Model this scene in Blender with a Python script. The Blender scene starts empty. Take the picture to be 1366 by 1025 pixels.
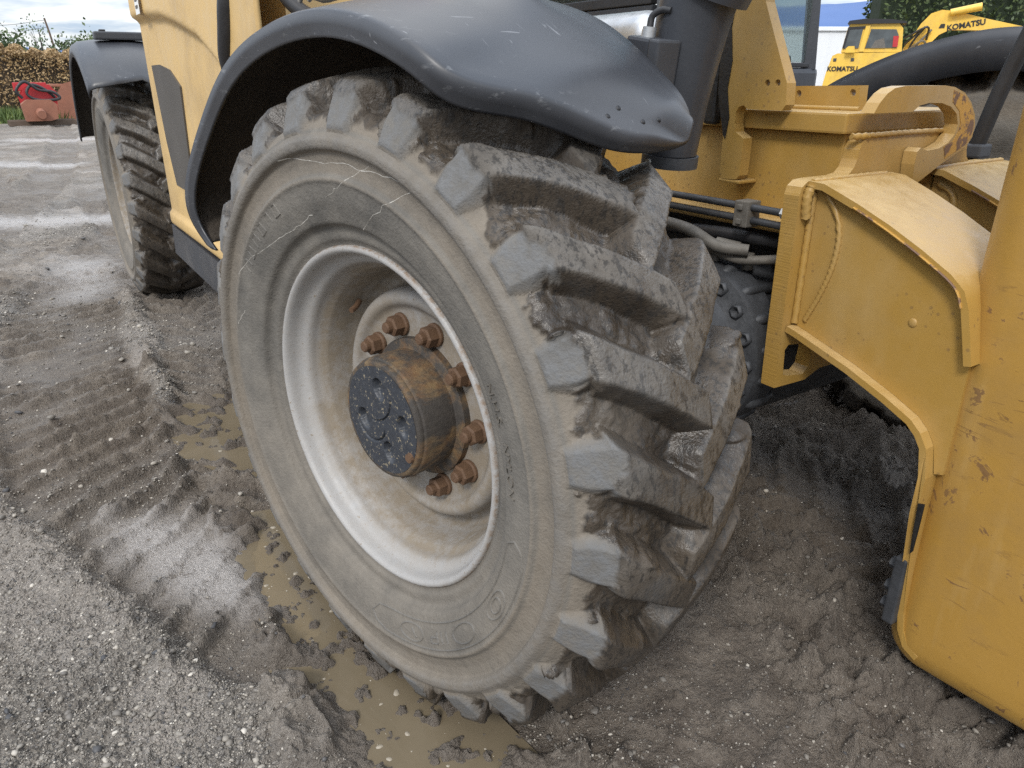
import bpy, bmesh, math, random
import numpy as np
from mathutils import Vector, Matrix

random.seed(7)
rng = np.random.default_rng(11)
R = math.radians
SC = bpy.context.scene
COL = SC.collection

# ------------------------------------------------------------------ camera
cam_data = bpy.data.cameras.new('camera')
cam = bpy.data.objects.new('camera', cam_data)
COL.objects.link(cam)
cam.location = (1.2457, -0.6235, 1.225)
cam.rotation_euler = (R(90 - 22.53), 0, R(147.0 - 90))
cam_data.sensor_width = 36
cam_data.lens = 986 / 1366 * 36
cam_data.clip_start = 0.02
cam_data.clip_end = 9000
SC.camera = cam

# ------------------------------------------------------------------ sky, sun, exposure
SUN_EL, SUN_AZ = 42, -52          # azimuth of the place the light comes from
world = bpy.data.worlds.new('World')
SC.world = world
world.use_nodes = True
wn = world.node_tree
wn.nodes.clear()
w_out = wn.nodes.new('ShaderNodeOutputWorld')
w_bg = wn.nodes.new('ShaderNodeBackground')
w_bg2 = wn.nodes.new('ShaderNodeBackground')
w_mix = wn.nodes.new('ShaderNodeMixShader')
w_sky = wn.nodes.new('ShaderNodeTexSky')
w_sky.sky_type = 'NISHITA'
w_sky.sun_disc = False
w_sky.sun_elevation = R(SUN_EL)
w_sky.sun_rotation = R(90 - SUN_AZ)
wn.links.new(w_sky.outputs[0], w_bg.inputs[0])
w_bg.inputs[1].default_value = 0.12
# cloud cover: an even overcast deck with bands seen edge-on towards the horizon
w_tc = wn.nodes.new('ShaderNodeTexCoord')
w_sep = wn.nodes.new('ShaderNodeSeparateXYZ')
wn.links.new(w_tc.outputs['Generated'], w_sep.inputs[0])
def wmath(op, a, b=None):
    n = wn.nodes.new('ShaderNodeMath'); n.operation = op
    for i, v in enumerate((a, b)):
        if v is None: continue
        if isinstance(v, (int, float)): n.inputs[i].default_value = v
        else: wn.links.new(v, n.inputs[i])
    return n.outputs[0]
zz = wmath('ADD', wmath('MAXIMUM', w_sep.outputs[2], 0.0), 0.09)
w_cmb = wn.nodes.new('ShaderNodeCombineXYZ')
wn.links.new(wmath('DIVIDE', w_sep.outputs[0], zz), w_cmb.inputs[0])
wn.links.new(wmath('DIVIDE', w_sep.outputs[1], zz), w_cmb.inputs[1])
w_n = wn.nodes.new('ShaderNodeTexNoise')
w_n.inputs['Scale'].default_value = 0.95
w_n.inputs['Detail'].default_value = 5
w_n.inputs['Roughness'].default_value = 0.58
wn.links.new(w_cmb.outputs[0], w_n.inputs['Vector'])
w_r = wn.nodes.new('ShaderNodeValToRGB')
w_r.color_ramp.elements[0].position = 0.40
w_r.color_ramp.elements[0].color = (0.52, 0.64, 0.82, 1)
w_r.color_ramp.elements[1].position = 0.56
w_r.color_ramp.elements[1].color = (1.06, 1.08, 1.10, 1)
wn.links.new(w_n.outputs[0], w_r.inputs[0])
wn.links.new(w_r.outputs[0], w_bg2.inputs[0])
# an overcast deck is about twice as bright overhead as at the horizon
wn.links.new(wmath('ADD', wmath('MULTIPLY', wmath('MAXIMUM', w_sep.outputs[2], 0.0), 1.25), 0.64), w_bg2.inputs[1])
w_mix.inputs[0].default_value = 0.86
wn.links.new(w_bg.outputs[0], w_mix.inputs[1])
wn.links.new(w_bg2.outputs[0], w_mix.inputs[2])
wn.links.new(w_mix.outputs[0], w_out.inputs[0])

sun_d = bpy.data.lights.new('sun', 'SUN')
sun_d.energy = 1.5
sun_d.angle = R(12)
sun_d.color = (1.0, 0.96, 0.9)
sun = bpy.data.objects.new('sun', sun_d)
COL.objects.link(sun)
sd = Vector((math.cos(R(SUN_EL)) * math.cos(R(SUN_AZ)), math.cos(R(SUN_EL)) * math.sin(R(SUN_AZ)), math.sin(R(SUN_EL))))
sun.rotation_euler = sd.to_track_quat('Z', 'Y').to_euler()
sun.location = sd * 30

SC.view_settings.view_transform = 'Standard'
SC.view_settings.look = 'None'
SC.view_settings.gamma = 1
SC.view_settings.use_curve_mapping = False
SC.view_settings.exposure = 0.55
SC.cycles.use_denoising = False
SC.cycles.max_bounces = 5
SC.cycles.diffuse_bounces = 3
SC.cycles.glossy_bounces = 3
SC.cycles.transmission_bounces = 4

# ------------------------------------------------------------------ numeric noise
def _hash(ix, iy, iz):
    h = (ix.astype(np.int64) * 374761393 + iy.astype(np.int64) * 668265263 + iz.astype(np.int64) * 2147483647 * 3 + 1013) & 0xffffffff
    h = ((h ^ (h >> 13)) * 1274126177) & 0xffffffff
    h = ((h ^ (h >> 16)) * 2246822519) & 0xffffffff
    return ((h ^ (h >> 15)) & 0xffffff) / float(0xffffff)
def vnoise(x, y, z=None):
    if z is None:
        ix, iy = np.floor(x), np.floor(y)
        fx, fy = x - ix, y - iy
        fx = fx * fx * fx * (fx * (fx * 6 - 15) + 10); fy = fy * fy * fy * (fy * (fy * 6 - 15) + 10)
        o = np.zeros_like(ix)
        a = _hash(ix, iy, o); b = _hash(ix + 1, iy, o); c = _hash(ix, iy + 1, o); d = _hash(ix + 1, iy + 1, o)
        return (a * (1 - fx) + b * fx) * (1 - fy) + (c * (1 - fx) + d * fx) * fy
    ix, iy, iz = np.floor(x), np.floor(y), np.floor(z)
    fx, fy, fz = x - ix, y - iy, z - iz
    fx = fx * fx * (3 - 2 * fx); fy = fy * fy * (3 - 2 * fy); fz = fz * fz * (3 - 2 * fz)
    r = 0
    for dz in (0, 1):
        a = _hash(ix, iy, iz + dz); b = _hash(ix + 1, iy, iz + dz); c = _hash(ix, iy + 1, iz + dz); d = _hash(ix + 1, iy + 1, iz + dz)
        v = (a * (1 - fx) + b * fx) * (1 - fy) + (c * (1 - fx) + d * fx) * fy
        r = r + v * (fz if dz else 1 - fz)
    return r
def fbm(x, y, octv=4, gain=0.5, z=None, lac=2.03):
    s, a, t = 0, 1.0, 0
    for i in range(octv):
        s = s + a * (vnoise(x + 17.3 * i, y - 9.1 * i, None if z is None else z + 5.7 * i) - 0.5) * 2
        t += a; a *= gain; x = x * lac; y = y * lac
        if z is not None: z = z * lac
    return s / t
def ridged(x, y, octv=3, gain=0.5):
    s, a, t = 0, 1.0, 0
    for i in range(octv):
        s = s + a * (1 - np.abs(vnoise(x + 3.1 * i, y + 7.7 * i) * 2 - 1)); t += a; a *= gain; x = x * 2.1; y = y * 2.1
    return s / t
def sstep(a, b, x):
    t = np.clip((x - a) / (b - a), 0, 1)
    return t * t * (3 - 2 * t)

# ------------------------------------------------------------------ material helper
class Mat:
    def __init__(self, name, rough=0.6, metal=0.0, spec=0.5):
        self.m = bpy.data.materials.new(name)
        self.m.use_nodes = True
        self.nt = self.m.node_tree
        self.b = self.nt.nodes['Principled BSDF']
        self.b.inputs['Roughness'].default_value = rough
        self.b.inputs['Metallic'].default_value = metal
        self.b.inputs['Specular IOR Level'].default_value = spec
        self._tc = None
    def n(self, t): return self.nt.nodes.new(t)
    def put(self, sock, v):
        if isinstance(v, bpy.types.NodeSocket): self.nt.links.new(v, sock)
        elif isinstance(v, (tuple, list)) and sock.type == 'RGBA': sock.default_value = tuple(v) + ((1,) if len(v) == 3 else ())
        elif sock.type == 'RGBA': sock.default_value = (v, v, v, 1)
        else: sock.default_value = v
    def co(self, scale=None, kind='Object'):
        if self._tc is None: self._tc = self.n('ShaderNodeTexCoord')
        o = self._tc.outputs[kind]
        if scale is None: return o
        mp = self.n('ShaderNodeMapping'); mp.inputs['Scale'].default_value = scale
        self.nt.links.new(o, mp.inputs[0]); return mp.outputs[0]
    def noise(self, scale, detail=4, rough=0.55, vec=None, dist=0.0):
        t = self.n('ShaderNodeTexNoise')
        t.inputs['Scale'].default_value = scale; t.inputs['Detail'].default_value = detail
        t.inputs['Roughness'].default_value = rough; t.inputs['Distortion'].default_value = dist
        self.nt.links.new(vec if vec is not None else self.co(), t.inputs['Vector'])
        return t.outputs[0]
    def vor(self, scale, vec=None, feature='F1', out=0, rnd=1.0):
        t = self.n('ShaderNodeTexVoronoi'); t.feature = feature
        t.inputs['Scale'].default_value = scale; t.inputs['Randomness'].default_value = rnd
        self.nt.links.new(vec if vec is not None else self.co(), t.inputs['Vector'])
        return t.outputs[out]
    def ramp(self, fac, stops, interp='LINEAR'):
        t = self.n('ShaderNodeValToRGB'); cr = t.color_ramp; cr.interpolation = interp
        while len(cr.elements) < len(stops): cr.elements.new(0.5)
        for e, (p, c) in zip(cr.elements, stops):
            e.position = p; e.color = (c, c, c, 1) if isinstance(c, (int, float)) else tuple(c) + (1,)
        self.nt.links.new(fac, t.inputs[0]); return t.outputs[0]
    def mix(self, fac, a, b, mode='MIX'):
        t = self.n('ShaderNodeMix'); t.data_type = 'RGBA'; t.blend_type = mode
        self.put(t.inputs[0], fac); self.put(t.inputs[6], a); self.put(t.inputs[7], b)
        return t.outputs[2]
    def math(self, op, a, b=None, clamp=False):
        t = self.n('ShaderNodeMath'); t.operation = op; t.use_clamp = clamp
        self.put(t.inputs[0], a)
        if b is not None: self.put(t.inputs[1], b)
        return t.outputs[0]
    def attr(self, name):
        t = self.n('ShaderNodeAttribute'); t.attribute_name = name; return t.outputs['Fac']
    def geo(self, out): 
        t = self.n('ShaderNodeNewGeometry'); return t.outputs[out]
    def bump(self, h, strength=0.3, dist=0.01, normal=None):
        t = self.n('ShaderNodeBump'); t.inputs['Strength'].default_value = strength; t.inputs['Distance'].default_value = dist
        self.nt.links.new(h, t.inputs['Height'])
        if normal is not None: self.nt.links.new(normal, t.inputs['Normal'])
        self.nt.links.new(t.outputs[0], self.b.inputs['Normal']); return t.outputs[0]
    def color(self, v): self.put(self.b.inputs['Base Color'], v)
    def rough(self, v): self.put(self.b.inputs['Roughness'], v)
    def metal(self, v): self.put(self.b.inputs['Metallic'], v)

MT = {}
def simple(key, col, rough=0.6, metal=0.0, var=0.25, scale=12.0, bump=0.1, spec=0.5, bscale=80):
    m = Mat(key, rough, metal, spec)
    n = m.noise(scale, 5, 0.6)
    m.color(m.mix(n, tuple(c * (1 - var) for c in col), tuple(min(1, c * (1 + var)) for c in col)))
    m.rough(m.ramp(m.noise(scale * 1.7, 3), [(0.3, max(0, rough - 0.12)), (0.7, min(1, rough + 0.12))]))
    if bump: m.bump(m.noise(bscale, 3), bump, 0.004)
    MT[key] = m.m
    return m

# ground
m = Mat('mud_ground', 0.8)
big = m.noise(0.9, 4, 0.6); mid = m.noise(9, 5, 0.68); fine = m.noise(85, 4, 0.72); grit = m.noise(330, 2, 0.7)
c = m.mix(m.ramp(mid, [(0.34, 0.0), (0.66, 1.0)]), (0.098, 0.076, 0.058), (0.290, 0.246, 0.199))
c = m.mix(m.ramp(big, [(0.42, 0.0), (0.62, 0.45)]), c, (0.26, 0.236, 0.208))
c = m.mix(m.ramp(fine, [(0.30, 0.75), (0.50, 0.0)]), c, (0.070, 0.058, 0.048))
grav = m.attr('gravel')
gcol = m.ramp(m.vor(120, out=1), [(0.0, (0.06, 0.057, 0.053)), (0.3, (0.14, 0.125, 0.108)), (0.65, (0.235, 0.211, 0.18)), (1.0, (0.50, 0.455, 0.40))])
gf = m.math('MULTIPLY', grav, m.ramp(fine, [(0.35, 0.3), (0.55, 1.0)]))
c = m.mix(gf, c, gcol)
c = m.mix(m.ramp(grit, [(0.60, 0.0), (0.72, 0.55)]), c, (0.40, 0.375, 0.34))
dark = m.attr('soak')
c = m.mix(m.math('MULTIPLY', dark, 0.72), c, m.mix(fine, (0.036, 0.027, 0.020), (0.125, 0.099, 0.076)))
c = m.mix(m.math('MULTIPLY', m.attr('pale'), m.ramp(fine, [(0.35, 0.3), (0.6, 1.0)])), c, (0.37, 0.33, 0.29))
film = m.math('MULTIPLY', m.attr('film'), m.ramp(m.noise(24, 5, 0.75), [(0.32, 0.0), (0.46, 1.0)]))
c = m.mix(m.math('MULTIPLY', film, 0.85), c, m.mix(fine, (0.33, 0.30, 0.275), (0.56, 0.53, 0.505)))  # pale silt tone; doubles as painted sky sheen on far wet patches
m.color(c)
wet = m.math('ADD', m.math('MULTIPLY', dark, 0.6), m.ramp(m.noise(1.6, 3), [(0.48, 0.0), (0.64, 0.8)]), True)
m.rough(m.mix(film, m.mix(wet, 0.9, m.ramp(mid, [(0.3, 0.24), (0.7, 0.55)])), 0.14))
hh = m.math('ADD', fine, m.math('MULTIPLY', m.vor(150), m.math('MULTIPLY', grav, 0.9)))
hh = m.math('ADD', hh, m.math('MULTIPLY', grit, 0.45))
m.bump(hh, 1.0, 0.014)
MT['ground'] = m.m

m = Mat('puddle_water', 0.06)
m.color(m.mix(m.noise(7, 4), (0.125, 0.100, 0.064), (0.185, 0.150, 0.102)))
m.rough(m.ramp(m.noise(9, 3), [(0.4, 0.03), (0.7, 0.16)]))
m.bump(m.noise(28, 2), 0.06, 0.004)
MT['water'] = m.m
simple('foam', (0.30, 0.26, 0.20), 0.35, var=0.2, scale=60, bump=0.3)

m = Mat('pebble', 0.7)
t = m.attr('tone')
m.color(m.ramp(t, [(0.0, (0.055, 0.055, 0.058)), (0.3, (0.15, 0.136, 0.120)), (0.62, (0.235, 0.212, 0.18)), (0.88, (0.34, 0.308, 0.262)), (1.0, (0.52, 0.48, 0.42))]))
m.rough(m.ramp(m.noise(30), [(0.35, 0.4), (0.65, 0.85)]))
MT['pebble'] = m.m

# tyre rubber, with dust and the mud that sticks to the tread
def tyre_mat(key):
    m = Mat(key, 0.75)
    n1 = m.noise(9, 6, 0.65); n2 = m.noise(45, 5, 0.65); n3 = m.noise(180, 3, 0.6)
    c = m.mix(m.ramp(n1, [(0.32, 0.0), (0.68, 1.0)]), (0.078, 0.075, 0.069), (0.185, 0.172, 0.151))
    c = m.mix(m.math('MULTIPLY', m.attr('dust'), m.ramp(n1, [(0.25, 0.5), (0.6, 1.0)])), c, m.mix(n2, (0.125, 0.104, 0.080), (0.225, 0.195, 0.158)))
    c = m.mix(m.math('MULTIPLY', m.attr('worn'), m.ramp(n2, [(0.32, 0.2), (0.60, 1.0)])), c, m.mix(n2, (0.072, 0.073, 0.075), (0.175, 0.175, 0.174)))
    c = m.mix(m.ramp(n3, [(0.62, 0.0), (0.78, 0.35)]), c, (0.035, 0.034, 0.032))
    mud = m.attr('mud')
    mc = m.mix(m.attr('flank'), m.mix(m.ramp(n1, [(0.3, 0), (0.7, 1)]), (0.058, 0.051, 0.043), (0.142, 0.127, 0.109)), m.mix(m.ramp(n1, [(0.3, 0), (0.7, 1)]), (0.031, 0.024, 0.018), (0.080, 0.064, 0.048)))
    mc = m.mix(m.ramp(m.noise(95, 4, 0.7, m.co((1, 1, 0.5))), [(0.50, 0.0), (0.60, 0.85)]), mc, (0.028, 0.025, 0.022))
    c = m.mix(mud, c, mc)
    m.color(c)
    wetn = m.ramp(m.noise(14, 4), [(0.36, 0.0), (0.52, 1.0)])
    m.rough(m.mix(m.math('MULTIPLY', mud, wetn), 0.85, 0.33))
    h = m.math('ADD', m.math('MULTIPLY', n2, 0.6), m.math('MULTIPLY', n3, 0.5))
    m.bump(h, 0.55, 0.005)
    MT[key] = m.m
tyre_mat('tyre')
simple('scuff', (0.46, 0.44, 0.40), 0.8, var=0.15, scale=90, bump=0)

# rim: chalky silver paint with dried splashes
m = Mat('rim_paint', 0.45, 0.0)
n1 = m.noise(7, 6, 0.7); n2 = m.noise(38, 6, 0.72); n3 = m.noise(150, 3)
c = m.mix(n2, (0.29, 0.29, 0.29), (0.43, 0.43, 0.428))
dirt = m.math('MULTIPLY', m.attr('dirt'), m.ramp(m.math('ADD', m.math('MULTIPLY', n1, 0.55), m.math('MULTIPLY', n2, 0.45)), [(0.36, 0.35), (0.54, 1.0)]), True)
c = m.mix(dirt, c, m.mix(n1, (0.14, 0.110, 0.078), (0.29, 0.25, 0.195)))
c = m.mix(m.ramp(n3, [(0.64, 0.0), (0.72, 0.8)]), c, (0.20, 0.155, 0.105))
c = m.mix(m.math('MULTIPLY', m.attr('rust'), m.ramp(m.noise(60, 4, 0.7), [(0.40, 0.0), (0.62, 0.85)])), c, (0.20, 0.13, 0.075))
m.color(c)
m.rough(m.mix(dirt, 0.40, 0.85))
m.bump(m.math('ADD', n2, m.math('MULTIPLY', n3, 0.4)), 0.22, 0.004)
MT['rim'] = m.m

# rusty steel with remains of black paint and ochre dust
m = Mat('rusted_hub', 0.75)
n1 = m.noise(13, 8, 0.74, m.co((1, 0.6, 1)), 0.4); n2 = m.noise(70, 5, 0.72); n4 = m.noise(30, 6, 0.75)
c = m.mix(n2, (0.085, 0.045, 0.022), (0.19, 0.105, 0.045))
c = m.mix(m.ramp(n4, [(0.42, 0.0), (0.66, 0.8)]), c, m.mix(n2, (0.15, 0.105, 0.052), (0.25, 0.18, 0.09)))
c = m.mix(m.ramp(n1, [(0.40, 0.0), (0.54, 0.95)]), c, m.mix(n2, (0.018, 0.018, 0.020), (0.062, 0.055, 0.046)))
m.color(c); m.bump(m.math('ADD', n2, m.math('MULTIPLY', n1, 2.0)), 0.45, 0.005); MT['hub'] = m.m
m = Mat('rusted_nut', 0.75)
n2 = m.noise(70, 5, 0.7)
m.color(m.mix(n2, (0.062, 0.034, 0.020), (0.155, 0.086, 0.045))); m.bump(n2, 0.45, 0.004); MT['nut'] = m.m
m = Mat('flaked_black_paint', 0.45)
n1 = m.noise(120, 5, 0.75); n2 = m.noise(130, 4, 0.7)
c = m.mix(n2, (0.016, 0.019, 0.026), (0.045, 0.05, 0.06))
c = m.mix(m.ramp(n1, [(0.588, 0.0), (0.63, 0.85)]), c, (0.30, 0.25, 0.165))
m.color(c); m.rough(m.ramp(n1, [(0.4, 0.35), (0.65, 0.85)])); m.bump(n1, 0.3, 0.003); MT['hubcap'] = m.m

# yellow paint
def yellow(key, a, b, dust, chips=0.45, rough=0.34, cut=False):
    m = Mat(key, rough)
    n1 = m.noise(3.5, 5, 0.6); n2 = m.noise(30, 5, 0.65); n3 = m.noise(55, 3, 0.62)
    c = m.mix(n1, a, b)
    c = m.mix(m.ramp(m.noise(4, 5, 0.62, m.co((1, 1, 0.55))), [(0.46, 0.0), (0.70, 0.40)]), c, dust)
    sp = m.math('MULTIPLY', m.ramp(m.vor(48), [(0.13, 1.0), (0.19, 0.0)]), m.ramp(m.noise(9, 3), [(0.48, 0.0), (0.58, chips)]))
    c = m.mix(sp, c, (0.15, 0.092, 0.05))
    c = m.mix(m.ramp(n3, [(0.68, 0.0), (0.71, chips)]), c, (0.12, 0.07, 0.038))
    c = m.mix(m.ramp(m.noise(2.2, 6, 0.72), [(0.48, 0.0), (0.72, 0.45)]), c, (0.25, 0.165, 0.075))
    up = m.n('ShaderNodeSeparateXYZ'); m.nt.links.new(m.geo('Normal'), up.inputs[0])
    top = m.math('MULTIPLY', m.ramp(up.outputs[2], [(0.5, 0.0), (0.9, 0.6)]), m.ramp(n2, [(0.3, 0.4), (0.7, 1.0)]))
    c = m.mix(top, c, m.mix(n2, dust, tuple(min(1, q * 1.25) for q in dust)))
    m.color(c)
    m.rough(m.ramp(n2, [(0.3, rough - 0.1), (0.75, rough + 0.25)]))
    hgt = m.math('ADD', m.math('MULTIPLY', n2, 0.5), n3)
    if cut:      # flame-cut edge: fine level striations
        wv = m.noise(1.0, 3, 0.6, m.co((4, 4, 260)))
        m.bump(m.math('ADD', m.math('MULTIPLY', hgt, 0.3), m.math('MULTIPLY', wv, 2.0)), 0.22, 0.003)
    else:
        m.bump(hgt, 0.10, 0.003)
    MT[key] = m.m
yellow('yellow', (0.325, 0.188, 0.040), (0.410, 0.248, 0.064), (0.46, 0.34, 0.175))
yellow('cut_yellow', (0.325, 0.188, 0.040), (0.410, 0.248, 0.064), (0.46, 0.34, 0.175), cut=True)
yellow('bonnet_yellow', (0.55, 0.36, 0.13), (0.62, 0.43, 0.19), (0.55, 0.42, 0.24), 0.15, 0.5)
yellow('excavator_yellow', (0.70, 0.43, 0.05), (0.76, 0.50, 0.08), (0.66, 0.48, 0.14), 0.2)
# the leg: thick glossy paint with scrapes down to primer
m = Mat('scraped_yellow', 0.35)
n1 = m.noise(2.6, 5, 0.6, m.co((1, 1, 0.4))); n2 = m.noise(11, 6, 0.68, None, 0.8); n3 = m.noise(60, 4, 0.65)
c = m.mix(n1, (0.335, 0.185, 0.034), (0.430, 0.250, 0.062))
c = m.mix(m.ramp(m.noise(4, 5, 0.7, m.co((1, 1, 0.25))), [(0.5, 0.0), (0.7, 0.5)]), c, (0.55, 0.40, 0.19))
c = m.mix(m.ramp(n2, [(0.615, 0.0), (0.635, 0.85)]), c, m.mix(n3, (0.10, 0.05, 0.03), (0.24, 0.13, 0.05)))
c = m.mix(m.ramp(n3, [(0.72, 0.0), (0.75, 0.5)]), c, (0.10, 0.05, 0.03))
scr = m.math('MULTIPLY', m.ramp(m.noise(7, 4, 0.6, m.co((1, 1, 5)), 1.5), [(0.60, 0.0), (0.62, 0.8), (0.64, 0.8), (0.66, 0.0)]), m.ramp(n1, [(0.45, 0.0), (0.55, 1.0)]))
c = m.mix(scr, c, (0.12, 0.06, 0.03))
c = m.mix(m.ramp(m.noise(3, 6, 0.72), [(0.5, 0.0), (0.75, 0.5)]), c, (0.26, 0.165, 0.07))
m.color(c); m.rough(m.ramp(n2, [(0.35, 0.25), (0.7, 0.55)])); m.bump(m.math('ADD', n2, m.math('MULTIPLY', n3, 0.3)), 0.12, 0.006); MT['leg'] = m.m
simple('rust', (0.19, 0.10, 0.05), 0.8, var=0.5, scale=40, bump=0.3)
m = Mat('worn_yellow', 0.6)
n1 = m.noise(26, 6, 0.7); n2 = m.noise(90, 3)
m.color(m.mix(m.ramp(n1, [(0.48, 0.0), (0.54, 1.0)]), m.mix(n2, (0.44, 0.235, 0.038), (0.50, 0.28, 0.056)), m.mix(n2, (0.10, 0.055, 0.035), (0.22, 0.12, 0.065))))
m.bump(n1, 0.3, 0.003); MT['worn'] = m.m

# mudguard plastic: weathered charcoal with white scrapes
m = Mat('mudguard_plastic', 0.42)
n1 = m.noise(5, 5, 0.6); n2 = m.noise(120, 3, 0.6)
c = m.mix(n1, (0.026, 0.028, 0.033), (0.046, 0.049, 0.057))
s1 = m.ramp(m.noise(26, 3, 0.5, m.co((1, 7, 0.8)), 0.7), [(0.70, 0.0), (0.73, 0.6)])
s2 = m.ramp(m.noise(18, 3, 0.5, m.co((0.8, 1, 9)), 0.6), [(0.705, 0.0), (0.73, 0.5)])
haze_ = m.ramp(m.noise(5, 4, 0.6), [(0.45, 0.0), (0.8, 0.2)])
c = m.mix(haze_, c, (0.13, 0.136, 0.15))
c = m.mix(m.math('MULTIPLY', m.math('MAXIMUM', s1, s2), m.ramp(n1, [(0.42, 0.0), (0.6, 0.7)])), c, (0.38, 0.39, 0.41))
edge = m.math('MULTIPLY', m.attr('lip'), m.ramp(m.noise(34, 4, 0.7, m.co((0.6, 1, 2.2))), [(0.60, 0.0), (0.74, 0.30)]))
c = m.mix(edge, c, (0.36, 0.37, 0.38))
m.color(c); m.rough(m.ramp(n1, [(0.3, 0.32), (0.7, 0.48)])); m.bump(n2, 0.05, 0.001); MT['guard'] = m.m
m = Mat('mudguard_underside', 0.9)
n1 = m.noise(14, 6, 0.7)
m.color(m.mix(n1, (0.02, 0.018, 0.016), (0.075, 0.058, 0.042))); m.bump(n1, 0.8, 0.02); MT['under'] = m.m

simple('black_rubber', (0.02, 0.02, 0.022), 0.5, var=0.4)
simple('black_plastic', (0.045, 0.048, 0.055), 0.48, var=0.3, scale=8)
simple('charcoal', (0.036, 0.039, 0.046), 0.38, var=0.25, scale=5)
simple('dark_steel', (0.055, 0.058, 0.064), 0.55, 0.3, var=0.5, scale=20, bump=0.3)
simple('dusty_steel', (0.13, 0.12, 0.105), 0.7, 0.2, var=0.4, scale=25, bump=0.3)
simple('vent', (0.075, 0.066, 0.056), 0.75, var=0.3, scale=5, bump=0.4, bscale=160)
simple('grease', (0.012, 0.011, 0.010), 0.55, var=0.5, scale=30, bump=0.4)
simple('silver', (0.46, 0.47, 0.48), 0.35, 0.6, var=0.25, scale=18, bump=0.1)
simple('zinc', (0.55, 0.55, 0.53), 0.35, 0.8, var=0.2, scale=40)
simple('red_paint', (0.42, 0.025, 0.03), 0.45, var=0.3, scale=6)
simple('rusty_bucket', (0.25, 0.105, 0.065), 0.75, var=0.35, scale=5, bump=0.3)
simple('white_paint', (0.72, 0.74, 0.76), 0.5, var=0.06, scale=2, bump=0)
simple('blue_cladding', (0.10, 0.20, 0.52), 0.5, var=0.08, scale=1, bump=0)
simple('wood', (0.10, 0.07, 0.05), 0.8, var=0.4, scale=6)
simple('letter_black', (0.012, 0.012, 0.014), 0.5, var=0.1, bump=0)
simple('letter_white', (0.75, 0.75, 0.73), 0.5, var=0.08, bump=0)
simple('lamp_clear', (0.6, 0.6, 0.6), 0.1, 0.5, var=0.1, bump=0)
simple('hill', (0.075, 0.135, 0.30), 0.95, var=0.2, scale=0.004, bump=0)  # blue of distance haze put into the colour; no air is modelled
m = Mat('glass', 0.05); m.color((0.30, 0.37, 0.37, 1)); m.b.inputs['Transmission Weight'].default_value = 0.95; m.b.inputs['IOR'].default_value = 1.3
MT['glass'] = m.m
m = Mat('dark_glass', 0.08); m.color(m.mix(m.noise(3, 3), (0.015, 0.018, 0.02), (0.12, 0.14, 0.15))); MT['dark_glass'] = m.m
def leafmat(key, a, b, c2):
    m = Mat(key, 0.6)
    t = m.attr('tone')
    m.color(m.ramp(t, [(0.0, a), (0.5, b), (1.0, c2)]))
    m.b.inputs['Subsurface Weight'].default_value = 0.0
    MT[key] = m.m
leafmat('dry_leaf', (0.16, 0.10, 0.045), (0.32, 0.21, 0.095), (0.47, 0.34, 0.17))
leafmat('green_leaf', (0.022, 0.042, 0.018), (0.05, 0.085, 0.03), (0.095, 0.13, 0.05))
leafmat('hedge_green', (0.03, 0.05, 0.016), (0.07, 0.10, 0.03), (0.13, 0.155, 0.055))
leafmat('grass', (0.05, 0.085, 0.022), (0.10, 0.15, 0.035), (0.22, 0.24, 0.06))
simple('bark', (0.06, 0.05, 0.04), 0.9, var=0.4, scale=10, bump=0.4)

# ------------------------------------------------------------------ mesh helpers
def link(name, me, parent=None, mat=None, smooth=False, loc=None, rotz=None):
    o = bpy.data.objects.new(name, me)
    COL.objects.link(o)
    if parent is not None: o.parent = parent
    if mat is not None and len(me.materials) == 0: me.materials.append(MT[mat])
    if smooth:
        me.polygons.foreach_set('use_smooth', np.ones(len(me.polygons), dtype=bool))
    if loc is not None: o.location = loc
    if rotz is not None: o.rotation_euler = (0, 0, rotz)
    return o
def mesh_np(name, V, F, attrs=None):
    V = np.asarray(V, dtype=np.float32); F = np.asarray(F, dtype=np.int32)
    me = bpy.data.meshes.new(name)
    k = F.shape[1]
    me.vertices.add(len(V)); me.vertices.foreach_set('co', V.ravel())
    me.loops.add(F.size); me.loops.foreach_set('vertex_index', F.ravel())
    me.polygons.add(len(F)); me.polygons.foreach_set('loop_start', np.arange(0, F.size, k, dtype=np.int32))
    for an, av in (attrs or {}).items():
        a = me.attributes.new(an, 'FLOAT', 'POINT'); a.data.foreach_set('value', np.asarray(av, dtype=np.float32).ravel())
    me.update(calc_edges=True)
    return me
def grid_faces(nu, nv, closed_u=False):
    iu = np.arange(nu if closed_u else nu - 1); iv = np.arange(nv - 1)
    a, b = np.meshgrid(iu, iv, indexing='ij'); a2 = (a + 1) % nu
    return np.stack([a * nv + b, a2 * nv + b, a2 * nv + b + 1, a * nv + b + 1], -1).reshape(-1, 4)
def bm_mesh(name, bm, bevel=0.0, seg=2, angle=40):
    if bevel > 0:
        es = [e for e in bm.edges if len(e.link_faces) == 2 and e.calc_face_angle(0) > R(angle)]
        if es: bmesh.ops.bevel(bm, geom=es, offset=bevel, segments=seg, affect='EDGES', profile=0.6, clamp_overlap=True)
    bmesh.ops.recalc_face_normals(bm, faces=bm.faces[:])
    me = bpy.data.meshes.new(name); bm.to_mesh(me); bm.free()
    return me
def set_smooth_angle(me, ang=35):
    me.polygons.foreach_set('use_smooth', np.ones(len(me.polygons), dtype=bool))
    bm = bmesh.new(); bm.from_mesh(me)
    for e in bm.edges:
        e.smooth = not (len(e.link_faces) == 2 and e.calc_face_angle(0) > R(ang))
    bm.to_mesh(me); bm.free()
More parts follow.
